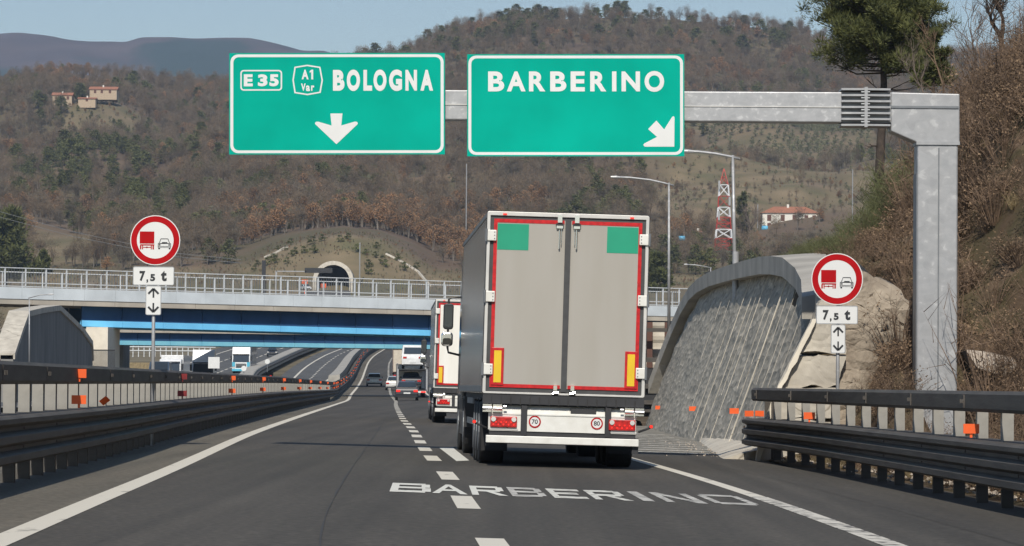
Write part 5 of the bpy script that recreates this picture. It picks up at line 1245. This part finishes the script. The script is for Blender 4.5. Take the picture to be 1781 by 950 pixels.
p = W(480, 520, 960); MB().bb(p.x - .2, p.x + .2, 960, 960.4, p.z - 5, a.z).build('post', M['galv'], o)
p, q_ = W(455, 520, 975), W(462, 453, 975); tag(MB().bb(p.x, q_.x, 975, 976, p.z - 4, q_.z).build('retaining_pillar', M['chassis']), 'dark narrow pillar at the left foot of the tunnel mound', 'pillar')
for nm, pts, lb_ in (('stone_gutter', [(461, 449), (480, 441), (492, 434), (499, 431)], 'short pale stone gutter on the upper left of the tunnel mound'), ('stone_gutter', [(671, 443), (690, 452), (710, 463), (727, 474), (738, 487), (748, 498)], 'long pale stone gutter running down the right side of the tunnel mound')):
    mb = MB(); P3 = []
    for px, py in pts:
        lo_, hi_ = 990., 1200.
        for _ in range(40):
            m_ = (lo_ + hi_) / 2
            if hill_z(px, m_) < W(px, py, m_).z: lo_ = m_
            else: hi_ = m_
        v = W(px, py, lo_); P3.append(Vector((v.x, v.y, hill_z(px, lo_) + .1)))
    mb.tube(P3, .42, 6); tag(mb.build(nm, M['concrete_pale']), lb_, 'gutter')
p = W(527, 501, 958); car('car', p.x, 958, R(200), M['carwhite'], 'small white car on the road in front of the tunnel mouth', zg=W(527, 506, 958).z)
for px in (530, 563): 
    p = W(px, 490 if px < 560 else 497, 985); mb = MB(); mb.bb(p.x - .7, p.x + .7, 985, 985.3, p.z - .5, p.z + .5); mb.bb(p.x - .1, p.x + .1, 985.1, 985.3, p.z - 3, p.z - .5)
    tag(mb.build('warning_board', M['orange']), 'small orange warning board %s the tunnel mouth' % ('left of' if px < 560 else 'inside the left part of'), 'warning board')

# power lines on the left
for k, pl in enumerate((((-60, 352), (130, 404), (300, 440), (420, 452)), ((-60, 362), (130, 412), (300, 446), (420, 458)))):
    mb = MB(); mb.tube([W(x, y, 700) for x, y in pl], .035, 5); tag(mb.build('power_line', M['galv_dark']), ('upper' if k == 0 else 'lower') + ' thin power cable crossing the hillside at the far left', 'cable')

# ------------------------------------------------------------------ vegetation prototypes
PROTO = []
def blade(vs, fs, p, q_, w, rnd):
    p, q_ = Vector(p), Vector(q_); d = (q_ - p); s = d.cross(Vector((rnd.uniform(-1, 1), rnd.uniform(-1, 1), rnd.uniform(-1, 1)))).normalized() * w / 2
    k = len(vs); vs += [p - s, p + s, q_]; fs.append((k, k + 1, k + 2))
def bare_tree_proto(seed, hgt, wid, twigs, tw, m1, trunkm, leaf=None, nleaf=0):
    rnd = random.Random(seed); mb = MB(); mb.m = 0; zc_ = hgt * rnd.uniform(.56, .64)
    for q in range(rnd.choice((1, 2, 3))):
        x = y = 0; pts = [(0, 0, -1)]; ax, ay = rnd.uniform(-.35, .35), rnd.uniform(-.35, .35)
        for k in range(1, 6): x += ax + rnd.uniform(-.15, .15); y += ay + rnd.uniform(-.15, .15); pts.append((x, y, hgt * .8 * k / 5))
        mb.tube(pts, .13, 4, .03, cap=False)
    mb.m = 1; vs, fs = [], []
    lobes = [(Vector((rnd.uniform(-.45, .45) * wid, rnd.uniform(-.45, .45) * wid, zc_ + rnd.uniform(-.22, .24) * hgt)), rnd.uniform(.45, .75)) for _ in range(5)]
    for c_, f_ in lobes:
        for j in range(3): blade(vs, fs, Vector((0, 0, hgt * rnd.uniform(.1, .4))), c_ + Vector((rnd.uniform(-.5, .5), rnd.uniform(-.5, .5), rnd.uniform(0, 1))), .16, rnd)
    for i in range(twigs):
        c_, f_ = rnd.choice(lobes); d = Vector((rnd.gauss(0, 1), rnd.gauss(0, 1), rnd.gauss(.15, 1))).normalized(); rr = rnd.random() ** .6
        p_ = c_ + Vector((d.x * wid * f_, d.y * wid * f_, d.z * hgt * .30 * f_)) * rr; l_ = rnd.uniform(.4, 1.1)
        blade(vs, fs, p_, p_ + (d + Vector((rnd.uniform(-.6, .6), rnd.uniform(-.6, .6), rnd.uniform(.1, 1.1)))).normalized() * l_, tw, rnd)
    mb.add(vs, fs)
    if leaf:
        mb.m = 2; vs, fs = [], []
        for i in range(nleaf):
            c_, f_ = rnd.choice(lobes); d = Vector((rnd.gauss(0, 1), rnd.gauss(0, 1), rnd.gauss(0, 1))).normalized() * rnd.random() ** .5
            p_ = c_ + Vector((d.x * wid * f_, d.y * wid * f_, d.z * hgt * .28 * f_)); q_ = p_ + Vector((rnd.uniform(-.4, .4), rnd.uniform(-.4, .4), rnd.uniform(-.3, .3))); blade(vs, fs, p_, q_, .32, rnd)
        mb.add(vs, fs)
    ms = [trunkm, m1] + ([leaf] if leaf else [])
    me = mb.build('wood', ms, recalc=False); COL.objects.unlink(me); return me
def clump_proto(seed, hgt, wid, nclump, per, m1, leafw=.5, trunk=True, conic=.0, leafl=.8):
    rnd = random.Random(seed); mb = MB(); mb.m = 0
    if trunk: mb.tube([(0, 0, -1), (.1, 0, hgt * .8)], .2, 5, .06, cap=False)
    mb.m = 1; vs, fs = [], []
    for i in range(nclump):
        z = hgt * rnd.uniform(.18, 1); rr = wid * (math.sin(math.pi * min(.98, .12 + .8 * z / hgt)) * (1 - conic) + conic * (1.05 - z / hgt)) * rnd.uniform(.35, 1); a = rnd.uniform(0, 6.28)
        c_ = Vector((math.cos(a) * rr, math.sin(a) * rr, z)); cr_ = wid * rnd.uniform(.16, .34)
        for j in range(per):
            p_ = c_ + Vector((rnd.gauss(0, 1), rnd.gauss(0, 1), rnd.gauss(0, .6))) * cr_ * .6
            d = Vector((rnd.uniform(-1, 1), rnd.uniform(-1, 1), rnd.uniform(-.4, .9))) * leafl; blade(vs, fs, p_, p_ + d, leafw, rnd)
    mb.add(vs, fs)
    me = mb.build('wood', [M['bark'], m1], recalc=False); COL.objects.unlink(me); return me
def scatter(name, pts, protos, label, cat, rot_tilt=0, mats=None):
    """one object whose vertices carry copies of the small plants"""
    me = bpy.data.meshes.new(name); me.from_pydata([p[0] for p in pts], [], [])
    at = me.attributes.new('rot', 'FLOAT_VECTOR', 'POINT'); rnd = random.Random(len(pts))
    at.data.foreach_set('vector', [v for p in pts for v in (rnd.uniform(-rot_tilt, rot_tilt), rnd.uniform(-rot_tilt, rot_tilt), rnd.uniform(0, 6.28))])
    at = me.attributes.new('scl', 'FLOAT', 'POINT'); at.data.foreach_set('value', [p[1] for p in pts])
    at = me.attributes.new('idx', 'INT', 'POINT'); at.data.foreach_set('value', [p[2] for p in pts])
    o = bpy.data.objects.new(name, me); COL.objects.link(o); tag(o, label, cat, kind='stuff')
    pc = bpy.data.collections.new(name + '_kinds')
    for i, q_ in enumerate(protos): q_.name = '%s_kind_%02d' % (name, i); pc.objects.link(q_)
    g = bpy.data.node_groups.new(name, 'GeometryNodeTree'); g.interface.new_socket('Geometry', in_out='INPUT', socket_type='NodeSocketGeometry'); g.interface.new_socket('Geometry', in_out='OUTPUT', socket_type='NodeSocketGeometry')
    N = g.nodes; L = g.links; gi = N.new('NodeGroupInput'); go = N.new('NodeGroupOutput'); ip = N.new('GeometryNodeInstanceOnPoints'); ci = N.new('GeometryNodeCollectionInfo')
    ci.inputs['Collection'].default_value = pc; ci.inputs['Separate Children'].default_value = True; ci.inputs['Reset Children'].default_value = True
    def na(n_, tp_):
        a_ = N.new('GeometryNodeInputNamedAttribute'); a_.data_type = tp_; a_.inputs['Name'].default_value = n_; return a_.outputs['Attribute']
    L.new(gi.outputs[0], ip.inputs['Points']); L.new(ci.outputs[0], ip.inputs['Instance']); ip.inputs['Pick Instance'].default_value = True
    L.new(na('idx', 'INT'), ip.inputs['Instance Index'])
    e2r = N.new('FunctionNodeEulerToRotation'); L.new(na('rot', 'FLOAT_VECTOR'), e2r.inputs[0]); L.new(e2r.outputs[0], ip.inputs['Rotation'])
    L.new(na('scl', 'FLOAT'), ip.inputs['Scale']); L.new(ip.outputs[0], go.inputs[0])
    md = o.modifiers.new('scatter', 'NODES'); md.node_group = g
    return o
# woodland on the hills
wood = [bare_tree_proto(s, h_, w_, 980, .075, M['twig_far'] if s % 2 else M['twig_far2'], M['trunkfar']) for s, h_, w_ in ((1, 9, 3.0), (2, 10.5, 3.3), (3, 7.5, 3.4), (4, 11, 2.8))]
wood += [bare_tree_proto(11, 7.5, 3.2, 420, .08, M['twig_far2'], M['trunkfar'], M['leafdead'], 620), clump_proto(21, 8, 2.8, 44, 20, M['needle_far'], .36), clump_proto(22, 5, 2.2, 26, 14, M['olive'], .4, leafl=.6)]
rnd = random.Random(5); pts = []
def on_hill(px, Y): return Vector(((px - CX) / F * Y, Y, hill_z(px, Y)))
mask_n = lambda x, y, s, o_: noise.noise((x / s, y / s, o_))
tries = 0
while len(pts) < 21000 and tries < 150000:
    tries += 1
    Y = math.sqrt(rnd.uniform(1065**2, 2455**2)); px = rnd.uniform(-260, 2050)
    if Y < 1130 and 420 < px < 770: continue
    v = field(px, Y)
    if px > 1050 and Y < 1700 and rnd.random() < v * .9 + (.9 if 1240 < px < 1500 and 1130 < Y < 1310 else 0):
        if rnd.random() < (.95 if mask_n((px - CX) / F * Y, Y * .4, 14, 2) > .0 else .6): p = on_hill(px, Y); p.z -= .2; pts.append((p, rnd.uniform(.10, .42), rnd.choice((0, 1, 4, 3, 6, 2))))
        continue
    if rnd.random() < v * 1.25: continue
    if 1100 < px < 1240 and 1180 < Y < 1260 and rnd.random() < .8: continue
    if Y > 2300 and px < 560 and rnd.random() < .3: continue
    X = (px - CX) / F * Y; m_ = mask_n(X, Y * .5, 60, 4); g_ = mask_n(X, Y * .5, 35, 8)
    if m_ < -.38 and rnd.random() < .75: continue
    r_ = rnd.random(); idx = rnd.choice((0, 1, 2, 3)); sc = rnd.uniform(.65, 1.1)
    if g_ > .22 and rnd.random() < .5 and Y < 2250: idx = 5; sc = rnd.uniform(.55, 1.0)
    elif px < 500 and 1230 < Y < 1900 and g_ > .05 and rnd.random() < .65: idx = 5; sc = rnd.uniform(.5, .95)
    elif g_ < -.28 and rnd.random() < .5: idx = 4; sc = rnd.uniform(.7, 1.2)
    elif r_ < .05: idx = 4
    elif r_ < .07: idx = 5; sc *= .8
    elif r_ < .10: idx = 6
    if 430 < px < 880 and 1080 < Y < 1260 and rnd.random() < .65: idx = 4; sc = rnd.uniform(.8, 1.2)
    p = on_hill(px, Y); p.z -= .3; pts.append((p, sc, idx))
for i in range(24):
    for j in range(22):
        if rnd.random() < .2: continue
        px = 1195 + j * 14 + rnd.uniform(-2, 2) + i * 3; Y = 1715 + i * 13.5; p = on_hill(px, Y); pts.append((p, rnd.uniform(.55, .8), 6))
for k in range(5200):
    Y = rnd.uniform(1004, 1090) if k % 4 else rnd.uniform(1100, 1640); px = rnd.uniform(-200, 1300) if k % 4 else rnd.uniform(1050, 1650)
    if abs(px - 579) < 46 and Y < 1040: continue
    p = on_hill(px, Y); pts.append((p, rnd.uniform(.05, .13) * (1.3 if Y > 1100 else 1), rnd.choice((0, 1, 4, 6, 6, 6))))
for k in range(260):
    Y = rnd.uniform(1960, 2070); p = on_hill(rnd.uniform(85, 260), Y); pts.append((p, rnd.uniform(.12, .4), rnd.choice((0, 4, 5, 6))))
scatter('woodland', pts, wood, 'brown leafless winter woodland covering the hillsides', 'woodland')
# evergreen trees that stand out on the hills
ev = clump_proto(31, 11, 3.0, 60, 26, M['needle_far'], .42); ev2 = clump_proto(32, 13, 4.2, 70, 26, M['needle_far'], .5)
rnd = random.Random(77); evs = [(rnd.gauss(c_, w_), 0, rnd.uniform(2330, 2450)) for c_, w_, n_ in ((895, 34, 34), (1075, 24, 12), (1160, 20, 9), (780, 25, 7), (1290, 40, 6)) for _ in range(n_)]
for px, py, Y in evs:
    o = (ev2 if int(px) % 2 else ev).copy(); o.name = 'evergreen_tree'; COL.objects.link(o)
    o.location = on_hill(px, Y) - Vector((0, 0, 1)); o.rotation_euler.z = px; s2 = rnd.uniform(.55, .95); o.scale = (s2 * 1.25, s2 * 1.25, s2)
    tag(o, 'dark evergreen tree standing above the bare wood on the hill crest', 'tree', 'evergreens along the hill crest')
cl = [(860, 60), (880, 75), (905, 62), (925, 80), (1035, 75), (1070, 60), (1240, 105), (1360, 75), (1375, 70), (1350, 85), (1290, 90), (1180, 110), (760, 75), (775, 90), (640, 110),
      (200, 310), (215, 325), (240, 300), (130, 320), (110, 340), (150, 350), (60, 330), (35, 300), (90, 350), (175, 345), (230, 285), (310, 240), (340, 180), (355, 250), (375, 160), (330, 300), (380, 290), (400, 200), (270, 275), (20, 345), (250, 330), (105, 280), (370, 210), (350, 225), (75, 185), (130, 190), (110, 182), (200, 165), (230, 160), (250, 170), (60, 200),
      (1430, 128), (1412, 122), (1445, 140), (1215, 250), (1010, 285), (960, 290), (730, 290), (700, 120), (1150, 465)]
for px, py in cl:
    lo_, hi_ = 1062., 2455.; hit = None; Yq = 1062.
    while Yq < 2455:
        if hill_z(px, Yq) > W(px, py, Yq).z: hit = Yq; break
        Yq += 5
    if not hit: continue
    for k in range(rnd.choice((1, 2, 2))):
        o = rnd.choice((ev, ev2)).copy(); o.name = 'evergreen_tree'; COL.objects.link(o)
        o.location = on_hill(px + rnd.uniform(-9, 9), hit + rnd.uniform(-25, 25)) - Vector((0, 0, .5)); o.rotation_euler.z = rnd.uniform(0, 6); s2 = rnd.uniform(.55, 1.0) * (.75 if hit < 1500 else 1); o.scale = (s2 * 1.15, s2 * 1.15, s2)
        tag(o, 'dark green evergreen growing among the bare trees on the slopes', 'tree', 'evergreens on the slopes')
# small shrubs dotted on the tunnel mound
sh = clump_proto(41, 1.6, .9, 14, 12, M['needle_far'], .25, trunk=False, leafl=.4)
for px, py in [(505, 427), (482, 437), (496, 438), (507, 449), (513, 443), (528, 442), (545, 443), (474, 453), (479, 459), (499, 461), (464, 464), (543, 427), (605, 420), (636, 445), (641, 467), (652, 451), (665, 463), (670, 466), (692, 455), (702, 473), (655, 435), (620, 440), (447, 466), (590, 424), (640, 478), (725, 470), (560, 420), (442, 474)]:
    Yq = 1004.
    while Yq < 1200 and hill_z(px, Yq) < W(px, py, Yq).z: Yq += 2
    o = sh.copy(); o.name = 'young_shrub'; COL.objects.link(o); o.location = on_hill(px, Yq); o.rotation_euler.z = px; s2 = rnd.uniform(.7, 1.3); o.scale = (s2,) * 3
    tag(o, 'small dark green shrub planted on the grassy tunnel mound', 'shrub', 'shrubs on the tunnel mound')

# ------------------------------------------------------------------ brush on the near bank
def brush_proto(seed, n, hgt, spread, w, m1, leafm=None, nl=0, droop=.2, up_=1.0):
    rnd = random.Random(seed); mb = MB(); mb.m = 0; vs, fs = [], []
    for i in range(n):
        a = rnd.uniform(0, 6.28); r_ = spread * rnd.random(); b0 = Vector((math.cos(a) * r_ * .25, math.sin(a) * r_ * .25, 0)); h2 = hgt * rnd.uniform(.45, 1)
        mid = b0 + Vector((math.cos(a) * r_ * .6, math.sin(a) * r_ * .6, h2 * .6)); e = mid + Vector((math.cos(a) * r_ * .6, math.sin(a) * r_ * .6, h2 * .4 * (1 - droop * rnd.random() * 3)))
        s = (mid - b0).cross(Vector((rnd.uniform(-1, 1), rnd.uniform(-1, 1), .1))).normalized() * w / 2; k = len(vs)
        vs += [b0 - s, b0 + s, mid + s * .8, mid - s * .8, e]; fs += [(k, k+1, k+2, k+3), (k+3, k+2, k+4)]
        for j in range(3):
            p_ = mid.lerp(e, rnd.random()); blade(vs, fs, p_, p_ + Vector((rnd.uniform(-1, 1), rnd.uniform(-1, 1), rnd.uniform(0, 1))) * hgt * .22, w * .7, rnd)
    mb.add(vs, fs)
    if leafm:
        mb.m = 1; vs, fs = [], []
        for i in range(nl):
            a = rnd.uniform(0, 6.28); r_ = spread * math.sqrt(rnd.random()); p_ = Vector((math.cos(a) * r_, math.sin(a) * r_, hgt * rnd.uniform(.15, .95))); blade(vs, fs, p_, p_ + Vector((rnd.uniform(-1, 1), rnd.uniform(-1, 1), rnd.uniform(-.6, 1))) * .07, .05, rnd)
        mb.add(vs, fs)
    o = mb.build('brush', [m1] + ([leafm] if leafm else []), recalc=False); COL.objects.unlink(o); return o
bp = [brush_proto(1, 70, 1.3, .8, .016, M['brush'], M['brushleaf'], 120), brush_proto(2, 60, 1.8, .7, .018, M['brush'], M['brushleaf'], 60), brush_proto(3, 90, .6, .45, .012, M['drygrass']),
      brush_proto(4, 110, .9, .7, .016, M['brush'], M['brushleaf'], 300), brush_proto(5, 150, 1.5, .75, .02, M['broom'], None, 0, 0), brush_proto(6, 26, 3.0, .6, .022, M['brush'], None, 0, 0)]
rnd = random.Random(9); pts = []; tries = 0
while len(pts) < 7600 and tries < 90000:
    tries += 1
    Y = rnd.uniform(36, 230); px = rnd.uniform(1290, 2250); X = (px - CX) / F * Y
    if X < 6.15: continue
    if rnd.random() > min(1, Y / 90): continue
    top = interp(Y, WALLTOP); xt = 4.75 + BAT * top
    if 73 < Y < 142 and X < xt + .9: continue
    if Y <= 77 and px < 1497 and Y > 70: continue
    if abs(X - 7.75) < .6 and 72.5 < Y < 74.8: continue
    z = bank_z(X, Y); n1 = mask_n(X * 1.2, Y * .5, 4, 3)
    pp = W(px, 0, Y); py = 672 - (z - 1.26) * F / Y
    if 1500 < px < 1610 and 515 < py < 610 and rnd.random() < .6: continue
    if n1 < -.25 and rnd.random() < .8: continue
    r_ = rnd.random()
    green = sstep(Y, 84, 92) * (1 - sstep(px, 1540, 1600)) * (1 - sstep(py, 470, 520))
    if rnd.random() < green * .85: idx = 4; sc = rnd.uniform(.7, 1.2)
    else:
        idx = 0 if r_ < .3 else 1 if r_ < .45 else 2 if r_ < .62 else 3 if r_ < .95 else 5; sc = rnd.uniform(.5, 1.0)
        if Y < 72: sc *= .6
    if px < 1560: sc *= .42 if px < 1480 else .55
    pts.append((Vector((X, Y, z - .05)), sc, idx))
# tufts behind the right guard rail and along the left bank
for k in range(420):
    Y = rnd.uniform(30, 76); X = BARR(Y) + rnd.uniform(.25, 2.4); pts.append((Vector((X, Y, bank_z(X, Y) - .03)), rnd.uniform(.12, .35), rnd.choice((2, 2, 3, 0))))
for k in range(500):
    Y = rnd.uniform(262, 330); X = -rnd.uniform(34, 50); pts.append((Vector((X, Y, lbank_z(X, Y) - .1)), rnd.uniform(1.0, 2.0), rnd.choice((0, 1, 3))))
scatter('undergrowth', pts, bp, 'dry brown brush, brambles and green broom covering the roadside banks', 'undergrowth', .2)

stones = []
for k in range(3):
    r_ = random.Random(k); mb = MB(); n = 7; vs = [Vector((math.cos(6.28*i/n) * r_.uniform(.03, .06), math.sin(6.28*i/n) * r_.uniform(.03, .06), r_.uniform(-.01, .02))) for i in range(n)] + [Vector((0, 0, .05)), Vector((0, 0, -.03))]
    mb.add(vs, [(i, (i+1) % n, n) for i in range(n)] + [((i+1) % n, i, n+1) for i in range(n)]); o = mb.build('stone', M['rock'], recalc=False); COL.objects.unlink(o); stones.append(o)
rnd = random.Random(21); pts = []
for k in range(420):
    Y = rnd.uniform(34, 78); X = BARR(Y) + rnd.gauss(.1, .16); X += .25; pts.append((Vector((X, Y, max(road_z(X, Y), bank_z(X, Y)) + .012)), rnd.uniform(.2, .9), rnd.randint(0, 2)))
for k in range(120):
    Y = rnd.uniform(77, 100); X = 4.1 + rnd.gauss(0, .35); pts.append((Vector((X, Y, road_z(X, Y) + .012)), rnd.uniform(.15, .5), rnd.randint(0, 2)))
scatter('gravel', pts, stones, 'small pale stones and grit lying along the foot of the guard rails', 'gravel', .5)
# ------------------------------------------------------------------ trees
def grow(mb, p, d, L_, r_, depth, rnd, spread=.5, tips=None, upb=.15, n=6, split=(2, 3), shrink=.72, segs=3):
    pts = [p]; dd = d.normalized()
    for i in range(segs):
        dd = (dd + Vector((rnd.uniform(-1, 1), rnd.uniform(-1, 1), rnd.uniform(-1, 1))) * .22 + Vector((0, 0, upb * .3))).normalized(); pts.append(pts[-1] + dd * L_ / segs)
    mb.tube(pts, r_, n if r_ > .02 else 3, r_ * .62, cap=False)
    if depth == 0:
        if tips is not None: tips.append((pts[-1], dd))
        return
    for k in range(rnd.randint(*split)):
        a = Vector((rnd.uniform(-1, 1), rnd.uniform(-1, 1), rnd.uniform(-.5, 1))); nd = (dd + a * spread * rnd.uniform(.8, 1.8)).normalized()
        st = pts[-1] if k == 0 else pts[rnd.randint(1, segs)]
        grow(mb, st, nd, L_ * shrink * rnd.uniform(.8, 1.15), r_ * .6, depth - 1, rnd, spread, tips, upb, n, split, shrink, segs)
# pine on the right
PYY = 165; s_ = F / PYY; b = W(1536, 300, PYY); gz = bank_z(b.x, PYY)
root = empty('pine_tree', (b.x, PYY, gz), label='large dark green pine rising behind the joint of the gantry beam', cat='tree')
rnd = random.Random(12); mb = MB(); topz_ = W(1530, -70, PYY).z - gz
tp = [Vector((0, 0, -.3))]
for k in range(1, 10): tp.append(Vector((-.12 * math.sin(k * .9) - .02 * k, .1 * math.cos(k), topz_ * k / 9)))
mb.tube(tp, .24, 8, .05); 
clumps = []
def z_of(py): return W(1536, py, PYY).z - gz
for k in range(100):
    py = rnd.choice((rnd.uniform(-60, 60), rnd.uniform(-40, 75), rnd.uniform(30, 108))); z = z_of(py); a = rnd.uniform(0, 6.28)
    rmax = (125 if py > -10 else 125 + py * .5) / s_ * (1.0 if py < 75 else .9)
    L_ = rmax * rnd.uniform(.55, 1.0)
    zb_ = z - L_ * rnd.uniform(.0, .3); t0 = min(.97, max(.2, zb_ / topz_)); i = int(t0 * 9); p0 = tp[i].lerp(tp[min(9, i+1)], t0 * 9 - i)
    e = p0 + Vector((math.cos(a) * L_, math.sin(a) * L_, L_ * .22)); mid = p0.lerp(e, .5) + Vector((0, 0, -.12 * L_))
    mb.tube([p0, mid, e], .045, 5, .015, cap=False)
    for j in range(7): 
        t_ = .38 + .62 * j / 6; c_ = p0.lerp(e, t_) + Vector((rnd.uniform(-1, 1), rnd.uniform(-1, 1), rnd.uniform(-.3, .8))) * .38; clumps.append((c_, rnd.uniform(.26, .5)))
for px, py, L_ in ((1500, 215, -1.2), (1478, 98, -1.7), (1585, 104, 1.5), (1570, 190, 1.0), (1505, 180, -.9), (1520, 250, -.5), (1560, 150, 1.3), (1490, 150, -1.3)):
    z = z_of(py); t0 = z / topz_; i = min(8, int(t0 * 9)); p0 = tp[i].lerp(tp[i+1], t0 * 9 - i)
    grow(mb, p0 - Vector((0, 0, .1)), Vector((L_, rnd.uniform(-.5, .5), -.1)), abs(L_) * .6, .04, 2, rnd, .5, None, 0, 4)
mb.build('trunk', M['bark'], root, smooth=True)
mb = MB(); vs, fs = [], []
for c_, r_ in clumps:
    for j in range(112):
        d = Vector((rnd.gauss(0, 1), rnd.gauss(0, 1), rnd.gauss(0, .75))).normalized(); p_ = c_ + d * r_ * rnd.uniform(.1, 1) * Vector((1, 1, .7)).length / 1.6
        blade(vs, fs, p_, p_ + (d + Vector((0, 0, .5))) * .17, .038, rnd)
mb.add(vs, fs); mb.build('crown', M['needle'], root, recalc=False)
# two low pine boughs left of it, on their own small tree
def small_pine(px, pyb, pyt, Y, wpx, label, gzz, dens=26, seed=3, m_='needle', leaf=.05, n_leaf=70, name='pine_tree', leafl=.17, clump=.09):
    s_ = F / Y; b = W(px, pyb, Y); r_ = random.Random(seed); root = empty(name, (b.x, Y, gzz), label=label, cat='tree'); hh = W(px, pyt, Y).z - gzz
    mb = MB(); mb.tube([(0, 0, -.5), (.05 * hh * .2, 0, hh * .5), (0, 0, hh * .95)], hh * .018, 7, hh * .004); cl_ = []
    z_low = b.z - gzz
    for k in range(dens):
        z = z_low + (hh - z_low) * r_.random(); a = r_.uniform(0, 6.28); L_ = wpx / 2 / s_ * (1.05 - .75 * ((z - z_low) / max(.1, hh - z_low)) ** 1.6) * r_.uniform(.5, 1)
        p0 = Vector((0, 0, z - .15 * L_)); e = Vector((math.cos(a) * L_, math.sin(a) * L_, z + .15 * L_)); mb.tube([p0, e], hh * .005, 4, hh * .002, cap=False)
        for j in range(4): cl_.append((p0.lerp(e, .4 + .2 * j), wpx / s_ * clump * r_.uniform(.7, 1.3)))
    mb.build('trunk', M['bark'], root)
    vs, fs = [], []
    for c_, q_ in cl_:
        for j in range(n_leaf):
            d = Vector((r_.gauss(0, 1), r_.gauss(0, 1), r_.gauss(0, .7))).normalized(); p_ = c_ + d * q_ * r_.uniform(.1, 1); blade(vs, fs, p_, p_ + (d + Vector((0, 0, .4))) * leafl, leaf, r_)
    q = MB(); q.add(vs, fs); q.build('crown', M[m_], root, recalc=False)
small_pine(1622, 150, 60, 150, 90, 'scraggly green pine low between the large pine and the leafless tree', bank_z((1622-CX)/F*150, 150), 26, 8)
small_pine(10, 478, 372, 940, 118, 'dark bushy pine above the bridge railing at the far left', hill_z(10, 940), 60, 9, 'needle', .45, 60, leafl=.9, clump=.1)
small_pine(72, 478, 440, 960, 40, 'small dark conifer at the right foot of the bushy far left pine', hill_z(72, 960), 24, 19, 'needle', .4, 40, leafl=.7, clump=.1)
small_pine(1291, 400, 338, 1215, 26, 'dark green cypress-like evergreen between the mast and the farmhouse', hill_z(1292, 1215), 40, 10, 'needle_far', .4, 40, leafl=.7, clump=.11)
small_pine(1142, 505, 440, 900, 50, 'layered dark cedar just right of the big lorry above the bridge railing', hill_z(1142, 900), 40, 11, 'needle', .45, 50, leafl=.8, clump=.1)
# bare tree at the right edge
def bare(px, pyb, Y, hpx, seed, label, r0, depth=5, lean=(0, 0, 1), name='bare_tree', spread=.5, gz=None, m_='barkgrey', L0=None):
    s_ = F / Y; b = W(px, pyb, Y); g_ = bank_z(b.x, Y) if gz is None else gz
    root = empty(name, (b.x, Y, g_), label=label, cat='tree'); r_ = random.Random(seed)
    mb = MB(); hh = hpx / s_; L_ = L0 or hh * .34
    z1 = max(.5, b.z - g_)
    mb.tube([(0, 0, -.3), (.03, 0, z1 * .5), (0, 0, z1)], r0, 8, r0 * .9, cap=False)
    tr = mb.build('trunk', M[m_], root, smooth=True); mb = MB()
    grow(mb, Vector((0, 0, z1 * .95)), Vector(lean), L_, r0 * .9, depth, r_, spread, None, .25, 6, (2, 4), .74)
    mb.build('crown', M[m_], root, smooth=False); return root
bare(1752, 120, 120, 240, 4, 'dark leafless tree against the sky at the right edge of the bank', .15, 6, (-.1, 0, 1), spread=.6, m_='bark', L0=1.0)
bare(1705, 150, 128, 190, 15, 'thin pale leafless tree left of the dark one on the bank', .05, 5, (-.3, 0, 1), spread=.6)
bare(1610, 170, 140, 120, 25, 'low leafless shrub-like tree above the gantry corner', .045, 5, (-.2, 0, 1), spread=.6)
bare(1300, 440, 1200, 90, 35, 'leafless tree standing just right of the lattice mast', .4, 4, gz=hill_z(1300, 1200) - .3, L0=6)
for px, py, seed, lb_ in ((1700, 300, 41, 'leafless sapling on the bank right of the gantry post, highest up'), (1740, 420, 42, 'leafless sapling midway down the bank at the right edge'), (1640, 140, 43, 'leafless sapling right above the end of the gantry beam')):
    Y = 96; bare(px, py, Y, 130, seed, lb_, .025, 4, (rnd.uniform(-.3, .3), 0, 1), name='sapling', spread=.5, m_='brush')
